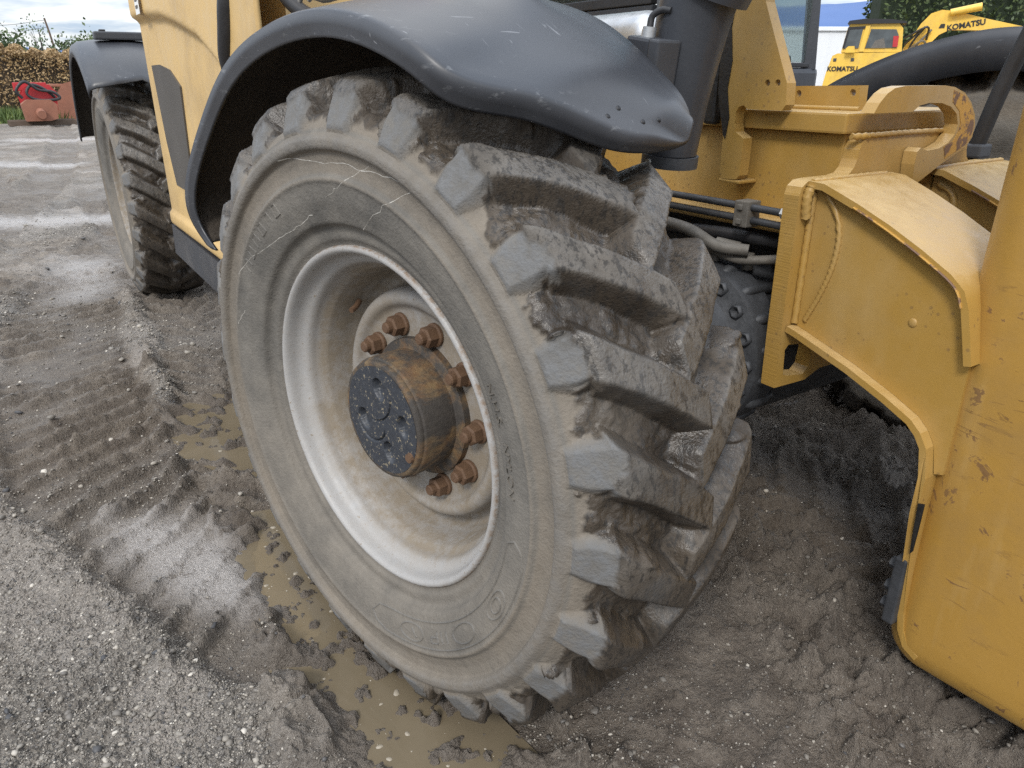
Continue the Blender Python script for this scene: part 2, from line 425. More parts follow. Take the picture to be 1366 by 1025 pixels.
def box(name, lo, hi, mat, parent=None, bevel=0.004, rot=None, pivot=None, seg=2):
    bm = bmesh.new(); bmesh.ops.create_cube(bm, size=1)
    lo, hi = Vector(lo), Vector(hi)
    for v in bm.verts: v.co = Vector([lo[i] + (v.co[i] + 0.5) * (hi[i] - lo[i]) for i in range(3)])
    if rot:
        p = Vector(pivot) if pivot else (lo + hi) / 2
        bmesh.ops.rotate(bm, verts=bm.verts, cent=p, matrix=Matrix.Rotation(rot[0], 3, rot[1]))
    return link(name, bm_mesh(name, bm, bevel, seg), parent, mat)
def prism(name, pts, axis, a, b, mat, parent=None, bevel=0.003, holes=(), smooth=0):
    """polygon pts (2-D) extruded along axis from a to b; axis 'x' -> pts are (y,z), 'y' -> (x,z), 'z' -> (x,y)"""
    def to3(p, t): return {'x': (t, p[0], p[1]), 'y': (p[0], t, p[1]), 'z': (p[0], p[1], t)}[axis]
    bm = bmesh.new()
    if not holes:
        va = [bm.verts.new(to3(p, a)) for p in pts]; vb = [bm.verts.new(to3(p, b)) for p in pts]
        bm.faces.new(va); bm.faces.new(vb[::-1])
        n = len(pts)
        for i in range(n): bm.faces.new((va[i], vb[i], vb[(i + 1) % n], va[(i + 1) % n]))
    else:
        from mathutils.geometry import tessellate_polygon
        loops = [list(pts)] + [list(h) for h in holes]
        flat = [p for l in loops for p in l]
        tris = tessellate_polygon([[Vector((p[0], p[1], 0)) for p in l] for l in loops])
        va = [bm.verts.new(to3(p, a)) for p in flat]; vb = [bm.verts.new(to3(p, b)) for p in flat]
        for t in tris:
            try: bm.faces.new([va[i] for i in t]); bm.faces.new([vb[i] for i in t[::-1]])
            except ValueError: pass
        k = 0
        for l in loops:
            n = len(l)
            for i in range(n): bm.faces.new((va[k + i], vb[k + i], vb[k + (i + 1) % n], va[k + (i + 1) % n]))
            k += n
    me = bm_mesh(name, bm, bevel)
    if smooth: set_smooth_angle(me, smooth)
    return link(name, me, parent, mat)
def smooth_path(pts, n=8):
    pts = [Vector(p) for p in pts]
    if len(pts) < 3: return pts
    out = []
    P = [pts[0] * 2 - pts[1]] + pts + [pts[-1] * 2 - pts[-2]]
    for i in range(1, len(P) - 2):
        for k in range(n):
            t = k / n
            a, b, c2, d = P[i - 1], P[i], P[i + 1], P[i + 2]
            out.append(0.5 * ((2 * b) + (c2 - a) * t + (2 * a - 5 * b + 4 * c2 - d) * t * t + (3 * b - a - 3 * c2 + d) * t ** 3))
    out.append(pts[-1]); return out
def tube(name, pts, rad, mat, parent=None, n=12, smooth_n=8, rad2=None):
    P = smooth_path(pts, smooth_n); m_ = len(P)
    V = []; up = Vector((0, 0, 1)); prev = None
    for i, p in enumerate(P):
        t = (P[min(i + 1, m_ - 1)] - P[max(i - 1, 0)]).normalized()
        a = t.cross(up if abs(t.z) < 0.95 else Vector((1, 0, 0))).normalized()
        if prev is not None and a.dot(prev) < 0: a = -a
        prev = a; b = t.cross(a)
        rr = rad if rad2 is None else rad + (rad2 - rad) * i / (m_ - 1)
        for k in range(n):
            an = 2 * math.pi * k / n; V.append(p + (a * math.cos(an) + b * math.sin(an)) * rr)
    bm = bmesh.new(); vs = [bm.verts.new(v) for v in V]
    for i in range(m_ - 1):
        for k in range(n): bm.faces.new((vs[i * n + k], vs[i * n + (k + 1) % n], vs[(i + 1) * n + (k + 1) % n], vs[(i + 1) * n + k]))
    bm.faces.new(vs[:n][::-1]); bm.faces.new(vs[-n:])
    me = bm_mesh(name, bm); set_smooth_angle(me, 50)
    return link(name, me, parent, mat)
def lathe_y(prof, n=96):
    """revolve (y, r) pairs about the local y axis"""
    pr = np.array(prof); T = np.linspace(0, 2 * np.pi, n, endpoint=False)
    V = np.stack([pr[None, :, 1] * np.cos(T)[:, None], np.broadcast_to(pr[None, :, 0], (n, len(pr))), pr[None, :, 1] * np.sin(T)[:, None]], -1).reshape(-1, 3)
    return V, grid_faces(n, len(pr), True)
def tag(o, label, cat, group=None, kind=None):
    if label: o['label'] = label
    if cat: o['category'] = cat
    if group: o['group'] = group
    if kind: o['kind'] = kind
    return o
def empty(name, loc=(0, 0, 0), rotz=0):
    o = bpy.data.objects.new(name, None); COL.objects.link(o); o.location = loc; o.rotation_euler = (0, 0, rotz); return o
def text_mesh(s, size, extrude=0.0, bold=0.0):
    cu = bpy.data.curves.new('lettering', 'FONT'); cu.body = s; cu.size = size; cu.extrude = extrude; cu.offset = bold * size; cu.align_x = 'CENTER'; cu.resolution_u = 3
    o = bpy.data.objects.new('lettering', cu); COL.objects.link(o)
    dg = bpy.context.evaluated_depsgraph_get(); dg.update()
    me = bpy.data.meshes.new_from_object(o.evaluated_get(dg)); bpy.data.objects.remove(o); bpy.data.curves.remove(cu)
    me.materials.clear()
    return me


# ================================================================== GROUND
TRACKS = [  # centre line, width, depth, cleat height
    ([(-16, 2.6), (-9.5, 1.15), (-7.0, .50), (-5.3, -.10), (-3.75, -.50), (-2.5, -.62), (-1.7, -.62), (-1.15, -.52), (-.72, -.38), (-.3, -.22)], .56, .028, .032),
    ([(-9, .10), (-3.5, .05), (-2.2, -.02), (-1.3, -.12), (-.4, -.05), (.3, .06)], .46, .024, .034),
    ([(-8, 1.28), (-2, 1.25), (0, 1.22), (.8, 1.2), (3, 1.1)], .50, .022, .036),
    ([(-.2, .62), (.35, .42), (1.0, .12), (2.0, -.4)], .42, .012, .012),
    ([(-30, -2.2), (-14, -1.2), (-8, -.9), (-3, -1.6)], .5, .03, .02),
    ([(-30, 1.0), (-18, .4), (-11, -.2), (-6, -1.0)], .5, .03, .02),
]
def seg_coords(x, y, pts):
    pts = [Vector((p[0], p[1], 0)) for p in pts]; P = smooth_path(pts, 6)
    P = np.array([(p.x, p.y) for p in P]); best = np.full(x.shape, 1e9); U = np.zeros_like(x); Vv = np.zeros_like(x); acc = 0.0
    for a, b in zip(P[:-1], P[1:]):
        d = b - a; L = np.hypot(*d)
        if L < 1e-6: continue
        d = d / L; t = np.clip((x - a[0]) * d[0] + (y - a[1]) * d[1], 0, L)
        px, py = a[0] + d[0] * t, a[1] + d[1] * t; ds = np.hypot(x - px, y - py)
        sg = np.sign((x - a[0]) * (-d[1]) + (y - a[1]) * d[0])
        k = ds < best; best[k] = ds[k]; U[k] = acc + t[k]; Vv[k] = (ds * sg)[k]; acc += L
    return U, Vv
def poly_sd(x, y, poly):
    """signed distance, negative inside"""
    P = np.array(poly); d = np.full(x.shape, 1e9); ins = np.zeros(x.shape, bool)
    for a, b in zip(P, np.roll(P, -1, 0)):
        e = b - a; t = np.clip(((x - a[0]) * e[0] + (y - a[1]) * e[1]) / (e @ e), 0, 1)
        d = np.minimum(d, np.hypot(x - a[0] - e[0] * t, y - a[1] - e[1] * t))
        c = ((a[1] > y) != (b[1] > y)) & (x < (b[0] - a[0]) * (y - a[1]) / (b[1] - a[1] + 1e-12) + a[0]); ins ^= c
    return np.where(ins, -d, d)
PUDDLES = [
    ([(-1.72, -.30), (-1.80, -.08), (-1.55, .0), (-1.05, -.08), (-1.08, -.19), (-1.38, -.29)], -.014, .018),
    ([(-.78, -.30), (-.72, -.10), (-.3, -.05), (.10, -.06), (.40, -.01), (.48, -.12), (.38, -.28), (.12, -.31), (-.09, -.32), (-.29, -.31), (-.54, -.35)], -.012, .022),
    ([(-1.02, -.62), (-.92, -.44), (-.68, -.37), (-.46, -.33), (-.36, -.36), (-.40, -.42), (-.56, -.50), (-.78, -.60)], -.002, .012),
]
FARWET = [
    ([(-7.6, -1.0), (-7.0, -.5), (-6.95, .1), (-6.6, .05), (-6.7, -.5), (-7.1, -1.1)], -.012, .010),
    ([(-5.0, -.42), (-4.7, -.25), (-4.0, -.36), (-3.9, -.46), (-4.4, -.50)], -.016, .008),
    ([(-18.4, -.5), (-18.0, .4), (-17.7, 1.3), (-17.3, 1.2), (-17.5, .2), (-17.9, -.6)], -.012, .012),
    ([(-13.2, -1.4), (-12.8, -.6), (-12.3, .2), (-12.0, .1), (-12.4, -.8)], -.012, .012),
]
def ground_height(x, y):
    dist = np.hypot(x - 1.2, y + .6)
    h = fbm(x * .35, y * .35, 3) * .03 * sstep(2, 9, dist) + fbm(x * 1.3, y * 1.3, 4) * .013
    h += fbm(x * 7, y * 7, 4, .55) * .006
    lum = ridged(x * 11 + fbm(x * 5, y * 5, 2) * 1.2, y * 11, 3)
    chop = fbm(x * .9 + 40, y * .9, 3) * .5 + .5
    gravel = sstep(.40, .62, fbm(x * 1.1 + 7, y * 1.1 - 3, 3) * .5 + .5)
    gravel = np.maximum(gravel * .8, sstep(-.22, -.34, y) * sstep(.75, .35, np.hypot((x + .15) / 1.0, (y + .68) / .5)))
    gravel = np.maximum(gravel, sstep(.5, .2, np.hypot((x + 1.9) / 1.1, (y + .18) / .5)) * .9)
    soak = sstep(.50, .70, fbm(x * 1.7 - 11, y * 1.7 + 4, 4) * .5 + .5) * .5
    pale = sstep(.56, .70, fbm(x * 1.5 + 21, y * 1.5 + 14, 4) * .5 + .5) * .7
    # darker, wetter mud under the machine and in front of the wheel
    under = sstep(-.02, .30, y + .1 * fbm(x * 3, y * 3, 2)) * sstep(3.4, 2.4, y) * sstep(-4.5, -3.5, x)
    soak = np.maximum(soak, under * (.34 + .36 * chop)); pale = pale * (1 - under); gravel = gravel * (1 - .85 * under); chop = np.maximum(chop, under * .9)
    chopm = (1 - gravel * .8) * (.25 + chop * 1.0) * (1 - .45 * pale)
    h += (lum - .5) * .018 * chopm
    clod = fbm(x * 19 + 5, y * 19, 4, .6)
    # rounded clods with sharp creases between them
    wx, wy = x + .03 * fbm(x * 6, y * 6 + 8, 2), y + .03 * fbm(x * 6 + 9, y * 6, 2)
    bil = np.abs(vnoise(wx * 17, wy * 17 + 3) - .5) * 2 + .6 * np.abs(vnoise(wx * 34 + 5, wy * 34) - .5) * 2
    h += (bil - .6) * .020 * chopm * sstep(.35, .6, chop)
    h += np.maximum(clod - .05, 0) * .050 * chopm
    crumb = fbm(x * 48, y * 48, 3, .7)
    h += np.maximum(crumb, -.2) * (.0105 + .002 * gravel) * (.55 + .8 * chop)
    # big turned-over clods in front of and under the machine
    bc = np.abs(vnoise(wx * 7.5 + 2, wy * 7.5) - .5) * 2; h += (bc - .5) * .055 * under + np.maximum(fbm(wx * 11, wy * 11 + 5, 3, .6) - .05, 0) * .085 * under
    stone = vnoise(x * 60 + 11, y * 60); h += sstep(.70, .85, stone) * .006 * gravel
    rough22 = fbm(x * 22, y * 22, 4, .6); n23 = fbm(x * 2.3 + 3, y * 2.3, 3); wob3 = fbm(x * 3, y * 3, 2) * .04; wob6 = fbm(x * 6, y * 6, 2) * .018
    for pts, wd, dep, cl in TRACKS:
        bb = np.array(pts); near = (x > bb[:, 0].min() - .5) & (x < bb[:, 0].max() + .5) & (y > bb[:, 1].min() - .6) & (y < bb[:, 1].max() + .6)
        if not near.any(): continue
        U, V = np.zeros_like(x), np.full_like(x, 9.0)
        U[near], V[near] = seg_coords(x[near], y[near], pts)
        V = V + wob3; a = np.abs(V) / (wd / 2)
        ins = sstep(1.08, .85, a)
        n = n23
        side = np.where(V > 0, 0.0, .5) * (wd < .55)
        ph = (U + (np.abs(V) * .75 if wd < .55 else V * .45) + wob6) / (.150 if wd < .55 else .135) + side
        fr = ph - np.floor(ph)
        cleat = sstep(.0, .14, fr) * sstep(.46, .28, fr) * (1 + .4 * crumb + .5 * clod)
        keep = np.clip(.75 + n * 1.6, .0, 1.15)
        h = h * (1 - ins * .72) + ins * (-dep + cleat * cl * keep)
        berm = np.exp(-((a - 1.18) / .16) ** 2)
        h += berm * dep * .7 * (.7 + n) + berm * np.maximum(clod, 0) * .03
        gravel = gravel * (1 - .6 * ins); soak = np.maximum(soak, ins * (.62 - .30 * cleat)); pale = pale * (1 - ins)
    film = np.zeros_like(x)
    for ip, (poly, lev, dep) in enumerate(PUDDLES + FARWET):
        bb = np.array(poly); near = (x > bb[:, 0].min() - .5) & (x < bb[:, 0].max() + .5) & (y > bb[:, 1].min() - .5) & (y < bb[:, 1].max() + .5)
        if not near.any(): continue
        s = np.full_like(x, 9.0); xn, yn = x[near], y[near]
        s[near] = poly_sd(xn, yn, poly) + fbm(xn * 8, yn * 8, 4, .6) * .05 + (0.03 * ridged(xn * 16, yn * 16, 2) - .015)
        if ip >= 2:      # a pale silty skin, no pool; the far ones paint sky sheen as colour
            kf = sstep(.10, -.06, s) if ip == 2 else sstep(.35, -.25, s)
            film = np.maximum(film, kf); h = h * (1 - .55 * kf); gravel = gravel * (1 - kf); continue
        k = sstep(.06, -.09, s)
        rough = rough22
        h = h * (1 - k) + k * (lev - dep * .55 + np.maximum(rough, -.1) * .056)
        ring = np.exp(-((s - .02) / .03) ** 2)
        h += ring * .004 * (1 + rough)
        soak = np.maximum(soak, sstep(.08, .0, s) * .8); pale = pale * sstep(.0, .1, s); gravel = gravel * sstep(-.02, .08, s)
    # humps of scraped-up mud beside the long puddle
    for cx, cy, rx, ry, hh in ((-.20, -.355, .075, .05, .026), (-.045, -.370, .08, .055, .030), (.10, -.375, .09, .06, .030), (-.78, -.30, .12, .07, .03), (-1.02, -.25, .12, .08, .025)):
        q = np.hypot((x - cx) / rx, (y - cy) / ry) + fbm(x * 9, y * 9, 3) * .25
        h += sstep(1.05, .75, q) * hh * (1 + .5 * fbm(x * 40, y * 40, 3)); gravel = gravel * sstep(.7, 1.2, q)
    pale = np.maximum(pale, sstep(1.1, .5, np.hypot((x + .12) / .22, (y + .60) / .12) + fbm(x * 6, y * 6, 3) * .3) * .9)
    # tyres press in
    for wx, wy, ang in ((0, 0, 12.06), (-3.72, .03, 0), (0, 2.15, 12.06)):
        c, s = math.cos(R(ang)), math.sin(R(ang))
        lx, ly = (x - wx) * c + (y - wy) * s, -(x - wx) * s + (y - wy) * c
        arc = .615 - np.sqrt(np.maximum(.61 ** 2 - lx ** 2, .0)); arc = np.where(np.abs(lx) > .5, 1, arc)
        k = sstep(.24, .19, np.abs(ly))
        h = np.where(k > 0, np.minimum(h, h * (1 - k) + k * np.minimum(h, arc)), h)
        bk = np.exp(-((np.abs(ly) - .25) / .05) ** 2) * sstep(.42, .2, np.abs(lx))
        h += bk * .018 * (1 + clod) * (ly > 0)
    return h, gravel, np.clip(soak, 0, 1), np.clip(pale, 0, 1), film

def build_ground():
    cx, cy = 1.2457, -.6235
    r = [0.15]
    while r[-1] < 2500:
        q = r[-1]; f = .0034 if q < 2.6 else (.0030 if q < 7.5 else .0062) if q < 14 else ( (.02 if q < 60 else .12))
        if q < .75: f = .02
        r.append(q * (1 + f))
    r = np.array(r)
    a0 = 147.0
    dense = np.arange(-48, 48.001, .19); rest = np.arange(48 + 3.0, 360 - 48 - 2, 3.5)
    ang = np.radians(a0 + np.concatenate([dense, rest]))
    A, Rr = np.meshgrid(ang, r, indexing='ij')
    x, y = cx + Rr * np.cos(A), cy + Rr * np.sin(A)
    h, g, s, p, fl = ground_height(x.ravel(), y.ravel())
    V = np.stack([x.ravel(), y.ravel(), h], 1)
    F = grid_faces(len(ang), len(r), True)
    # centre cap
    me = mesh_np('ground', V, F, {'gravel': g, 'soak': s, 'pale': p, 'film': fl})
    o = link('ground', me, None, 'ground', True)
    tag(o, 'rutted grey brown mud and gravel yard', None, kind='structure')
build_ground()

def build_puddles():
    for i, (poly, lev, dep) in enumerate(PUDDLES[:2]):
        P = np.array(poly); c = P.mean(0)
        grow = P + (P - c) / np.linalg.norm(P - c, axis=1)[:, None] * .07
        bm = bmesh.new(); vs = [bm.verts.new((p[0], p[1], lev)) for p in grow]; f = bm.faces.new(vs)
        if f.normal.z < 0: f.normal_flip()
        bm.normal_update()
        for f in bm.faces:
            if f.normal.z < 0: f.normal_flip()
        me = bpy.data.meshes.new('puddle'); bm.to_mesh(me); bm.free()
        tag(link('puddle', me, None, 'water'), 'shallow muddy puddle in the rutted ground', None, kind='structure')
    # froth and bubbles on the two brown puddles
    bm = bmesh.new()
    for poly, lev, cnt in ((PUDDLES[0][0], PUDDLES[0][1], 20), (PUDDLES[1][0], PUDDLES[1][1], 110)):
        P = np.array(poly); lo, hi = P.min(0), P.max(0)
        Q = lo + (hi - lo) * rng.random((cnt * 12, 2))
        ok = (poly_sd(Q[:, 0], Q[:, 1], poly) < -.012) & (ground_height(Q[:, 0], Q[:, 1])[0] < lev - .002)
        for q in Q[ok][:cnt]:
            rad = .0008 + .0060 * rng.random() ** 5; n = 9; a0 = rng.random() * 6.28
            sx = 1 + rng.random() * .5
            rot = rng.random() * 3.14
            pts = []
            for j in range(n):
                an = 2 * math.pi * j / n; ra = rad * (.8 + .4 * rng.random())
                u, v = math.cos(an) * ra * sx, math.sin(an) * ra
                pts.append((q[0] + u * math.cos(rot) - v * math.sin(rot), q[1] + u * math.sin(rot) + v * math.cos(rot)))
            base = [bm.verts.new((p[0], p[1], lev + .0003)) for p in pts]
            top = [bm.verts.new((q[0] + (p[0] - q[0]) * .6, q[1] + (p[1] - q[1]) * .6, lev + .0008 + rad * .22)) for p in pts]
            bm.faces.new(top)
            for j in range(n): bm.faces.new((base[j], base[(j + 1) % n], top[(j + 1) % n], top[j]))
    me = bpy.data.meshes.new('froth'); bm.to_mesh(me); bm.free()
    tag(link('froth', me, None, 'foam', True), 'pale froth and bubbles floating on the brown puddle', 'froth', kind='stuff')
build_puddles()

def build_pebbles():
    # crushed-stone chips lying loose, thickest in the gravelly patches
    t = (1 + 5 ** .5) / 2
    ico = np.array([(-1, t, 0), (1, t, 0), (-1, -t, 0), (1, -t, 0), (0, -1, t), (0, 1, t), (0, -1, -t), (0, 1, -t), (t, 0, -1), (t, 0, 1), (-t, 0, -1), (-t, 0, 1)]) / math.sqrt(1 + t * t)
    fc = np.array([(0, 11, 5), (0, 5, 1), (0, 1, 7), (0, 7, 10), (0, 10, 11), (1, 5, 9), (5, 11, 4), (11, 10, 2), (10, 7, 6), (7, 1, 8), (3, 9, 4), (3, 4, 2), (3, 2, 6), (3, 6, 8), (3, 8, 9), (4, 9, 5), (2, 4, 11), (6, 2, 10), (8, 6, 7), (9, 8, 1)])
    octa = np.array([(1, 0, 0), (0, 1, 0), (-1, 0, 0), (0, -1, 0), (0, 0, 1), (0, 0, -1.)])
    ofc = np.array([(0, 1, 4), (1, 2, 4), (2, 3, 4), (3, 0, 4), (1, 0, 5), (2, 1, 5), (3, 2, 5), (0, 3, 5)])
    Vs, Fs, Ts, base = [], [], [], 0
    for kind, N, cap in (('chip', 260000, 62000), ('stone', 30000, 3200)):
        ang = np.radians(147 + rng.uniform(-46, 46, N)); rr = 1.05 * np.exp(rng.uniform(0, math.log(9.0 / 1.05), N))
        x, y = 1.2457 + rr * np.cos(ang), -.6235 + rr * np.sin(ang)
        h, g, s, p, fl = ground_height(x, y)
        keep = rng.random(N) < (.10 + .80 * g) * (1 - .5 * s) * (1 - .9 * fl)
        for poly, lev, dep in PUDDLES[:2]: keep &= poly_sd(x, y, poly) > .02
        x, y, h, g = x[keep][:cap], y[keep][:cap], h[keep][:cap], g[keep][:cap]
        n = len(x); dist = np.hypot(x - 1.2457, y + .6235)
        if kind == 'chip': sz = (.0016 + .0024 * rng.random(n) ** 2) * np.clip(dist / 1.8, .9, 2.2); sh, fcs = octa, ofc
        else: sz = (.0040 + .0060 * rng.random(n) ** 3) * np.clip(dist / 2.2, .9, 1.7); sh, fcs = ico, fc
        k = len(sh)
        ax = rng.uniform(.6, 1.4, (n, 3)); ax[:, 2] *= .6
        a = rng.uniform(0, 6.283, n); ca, sa = np.cos(a), np.sin(a)
        jit = 1 + rng.uniform(-.3, .3, (n, k, 1))
        L = sh[None] * jit * ax[:, None] * sz[:, None, None]
        V = np.stack([L[..., 0] * ca[:, None] - L[..., 1] * sa[:, None] + x[:, None], L[..., 0] * sa[:, None] + L[..., 1] * ca[:, None] + y[:, None], L[..., 2] + h[:, None] + sz[:, None] * .15], -1).reshape(-1, 3)
        Vs.append(V); Fs.append((fcs[None] + k * np.arange(n)[:, None, None]).reshape(-1, 3) + base); base += len(V)
        Ts.append(np.repeat(np.clip(rng.normal(.48, .24, n) + .3 * (rng.random(n) < .08), 0, 1), k))
    o = link('gravel', mesh_np('gravel', np.concatenate(Vs), np.concatenate(Fs), {'tone': np.concatenate(Ts)}), None, 'pebble')
    tag(o, 'loose crushed stone chips scattered over the mud', 'gravel', kind='stuff')
build_pebbles()

# ================================================================== TELEHANDLER
TH = empty('telehandler')
tag(TH, 'yellow telehandler with muddy lugged tyres and black mudguards filling the foreground', 'telehandler')

# ---- tyre --------------------------------------------------------------
PROF = [(-.146, .330), (-.149, .343), (-.157, .350), (-.158, .368), (-.163, .374), (-.174, .378), (-.177, .386), (-.188, .418), (-.1935, .448), (-.1965, .452), (-.1965, .457), (-.190, .463), (-.187, .480), (-.189, .498), (-.200, .503), (-.2025, .508), (-.2025, .518), (-.198, .524), (-.191, .530), (-.184, .540), (-.170, .553), (-.13, .569), (-.07, .580), (0, .583)]
NLUG = 24
LUGPROF = [(-.1950, .527), (-.1965, .540), (-.1680, .600), (-.1635, .6065), (-.1570, .6095), (-.07, .6255), (0, .629)]
def make_tyre(nt, ds_t, ds_s, seed, ph0=0.0):
    half = np.array(PROF)
    full = np.concatenate([half, half[-2::-1] * np.array([-1, 1])])
    L = np.concatenate([[0], np.cumsum(np.hypot(*np.diff(full, axis=0).T))])
    # sample: fine on the tread, coarser on the walls
    s = [0.0]
    ltread0 = L[17]; ltread1 = L[-1] - ltread0
    while s[-1] < L[-1]:
        q = s[-1]; s.append(q + (ds_t if ltread0 - .004 < q < ltread1 else ((ds_s if q < L[8] else ds_s * .55) if q < ltread0 else ds_s * 2.5)))
    s = np.array(s[:-1] + [L[-1]])
    y = np.interp(s, L, full[:, 0]); r = np.interp(s, L, full[:, 1])
    # soften corners
    for _ in range(1):
        y[1:-1] = .25 * y[:-2] + .5 * y[1:-1] + .25 * y[2:]; r[1:-1] = .25 * r[:-2] + .5 * r[1:-1] + .25 * r[2:]
    dy, dr = np.gradient(y), np.gradient(r); ln = np.hypot(dy, dr)
    ny, nr = -dr / ln, dy / ln       # outward normal of the section
    th = np.linspace(0, 2 * np.pi, nt, endpoint=False)
    TH_, Yg = np.meshgrid(th, y, indexing='ij'); Rg = np.broadcast_to(r, TH_.shape)
    pitch = 2 * np.pi / NLUG
    wall = sstep(.556, .526, r)                                       # 0 on the tread, 1 down the wall
    # the surface a lug reaches: straight up the wall, over a shoulder edge, flat across the tread
    lp = np.array(LUGPROF); lp = np.concatenate([lp, lp[-2::-1] * np.array([-1, 1])])
    Ll = np.concatenate([[0], np.cumsum(np.hypot(*np.diff(lp, axis=0).T))])
    fr = np.clip((s - ltread0) / (ltread1 - ltread0), 0, 1) * Ll[-1]
    ly, lr = np.interp(fr, Ll, lp[:, 0]), np.interp(fr, Ll, lp[:, 1])
    on = (s > ltread0) & (s < ltread1)
    gy, gr = np.where(on, ly - y, 0), np.where(on, lr - r, 0)
    Hl = np.where(on, 1.0, 0.0)
    seed_x = seed * 13.7
    cx, cz = np.cos(TH_) * Rg, np.sin(TH_) * Rg
    nz1 = fbm(cx * 9 + seed_x, Yg * 9, 3, .5, cz * 9)
    best = np.zeros_like(TH_); lid = np.full(TH_.shape, -1)
    for side in (0, 1):
        a = -Yg if side == 0 else Yg
        ae = np.maximum(a, -.05)
        slant = np.maximum(.150 - ae, 0)
        f = -slant * .80 / .6
        off = TH_ - ph0 - side * pitch / 2 - f
        k = np.round(off / pitch)
        arc = (off - k * pitch) * .6
        w = .0325 + .008 * sstep(.09, .18, ae) - .011 * wall[None, :] + .0016 * nz1
        cosf = np.where(ae < .15, .81, 1.0)
        d = w - np.abs(arc) * cosf
        mk = np.clip((d + .009 - .004 * wall[None, :]) / (.019 - .008 * wall[None, :]), 0, 1)
        mk = mk * np.clip((a + .034 + .003 * nz1) / .018, 0, 1)
        mk = mk * Hl[None, :]
        up = mk > best
        best = np.where(up, mk, best)
        lid = np.where(up & (mk > .06), (k.astype(int) % NLUG) + side * NLUG, lid)
    # mud: thick on the tread, ragged where it ends at the shoulder
    nb = fbm(cx * 22 + seed_x, Yg * 22, 4, .6, cz * 22)
    nf = fbm(cx * 70, Yg * 70 + seed_x, 3, .6, cz * 70)
    lateral = Yg + .040 * nb + .02 * nf
    voidm = 1 - best
    # how far up and over the shoulder a point lies, on a lug or in the void between lugs
    reach_lug = (lr - .598)[None, :] + np.maximum(.160 - np.abs(ly), 0)[None, :] * .8
    reach_void = (r - .553)[None, :] + np.maximum(.160 - np.abs(y), 0)[None, :] * .8
    reach = np.where(best > .5, reach_lug, reach_void) + .020 * nb + .010 * nf + .006 + .016 * (_hash(lid, lid * 7 + 3, lid * 0 + seed) - .5) * (lid >= 0)
    mud = sstep(-.002, .003, reach) * on[None, :]
    edge_lip = mud * sstep(.022, .0, reach)
    bare = sstep(.22, .42, fbm(cx * 5 + 31, Yg * 5 + seed_x, 3, .5, cz * 5)) * sstep(.02, -.02, Yg)
    mud = mud * (1 - .25 * bare)
    mud = np.maximum(mud, (r > .53)[None, :] * (Yg > .0) * .9)
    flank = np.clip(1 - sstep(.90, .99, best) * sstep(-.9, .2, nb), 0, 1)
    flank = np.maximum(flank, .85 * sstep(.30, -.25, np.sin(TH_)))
    clump = np.maximum(fbm(cx * 14 + 4, Yg * 14 + seed_x, 3, .6, cz * 14) - .22, 0)
    edgez = np.clip(best * (1 - best) * 4 + voidm * .25, 0, 1)
    disp = mud * (.0016 + .0011 * nf + .0008 * nb) + edge_lip * .0015 + np.minimum(mud * clump * edgez * .06 * np.clip(1 + 1.2 * nf, .3, 1.8), .014) + mud * np.maximum(nf + .6 * nb - .30, 0) * edgez * .010
    disp += mud * voidm * np.maximum(nb, -.2) * .011
    disp += (1 - mud) * nf * .0004
    Yv = Yg + best * gy[None, :] + disp * ny[None, :]; Rv = Rg + best * gr[None, :] + disp * nr[None, :]
    V = np.stack([Rv * np.cos(TH_), Yv, Rv * np.sin(TH_)], -1).reshape(-1, 3)
    rr = np.broadcast_to(r, TH_.shape)
    low = sstep(.25, -.6, np.sin(TH_))
    dust = np.clip(sstep(.460, .468, rr) * sstep(.506, .500, rr) * .72 + sstep(.53, .54, rr) * (1 - best) + .55 * sstep(.501, .505, rr) * sstep(.531, .527, rr) + .35 * low + .55 * sstep(.005, .0, np.abs(rr - .455)) + .20, 0, 1)
    worn = np.clip(best * (rr > .528) + .35 * sstep(.500, .506, rr) * sstep(.53, .52, rr), 0, 1)
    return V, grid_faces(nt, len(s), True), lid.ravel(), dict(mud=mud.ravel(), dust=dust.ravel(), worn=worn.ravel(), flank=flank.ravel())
def submesh(name, V, F, sel, attrs):
    f = F[sel]; ids, inv = np.unique(f, return_inverse=True)
    return mesh_np(name, V[ids], inv.reshape(-1, 4), {k: v[ids] for k, v in attrs.items()})
def add_tyre(loc, rotz, nt, ds_t, ds_s, seed, ph0):
    V, F, lid, at = make_tyre(nt, ds_t, ds_s, seed, ph0)
    fl = lid[F]; fid = np.where((fl >= 0).sum(1) >= 3, fl.max(1), -1)
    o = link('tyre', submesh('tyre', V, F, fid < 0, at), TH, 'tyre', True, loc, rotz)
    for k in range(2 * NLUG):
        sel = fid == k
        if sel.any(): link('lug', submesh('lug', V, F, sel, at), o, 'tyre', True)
    return o

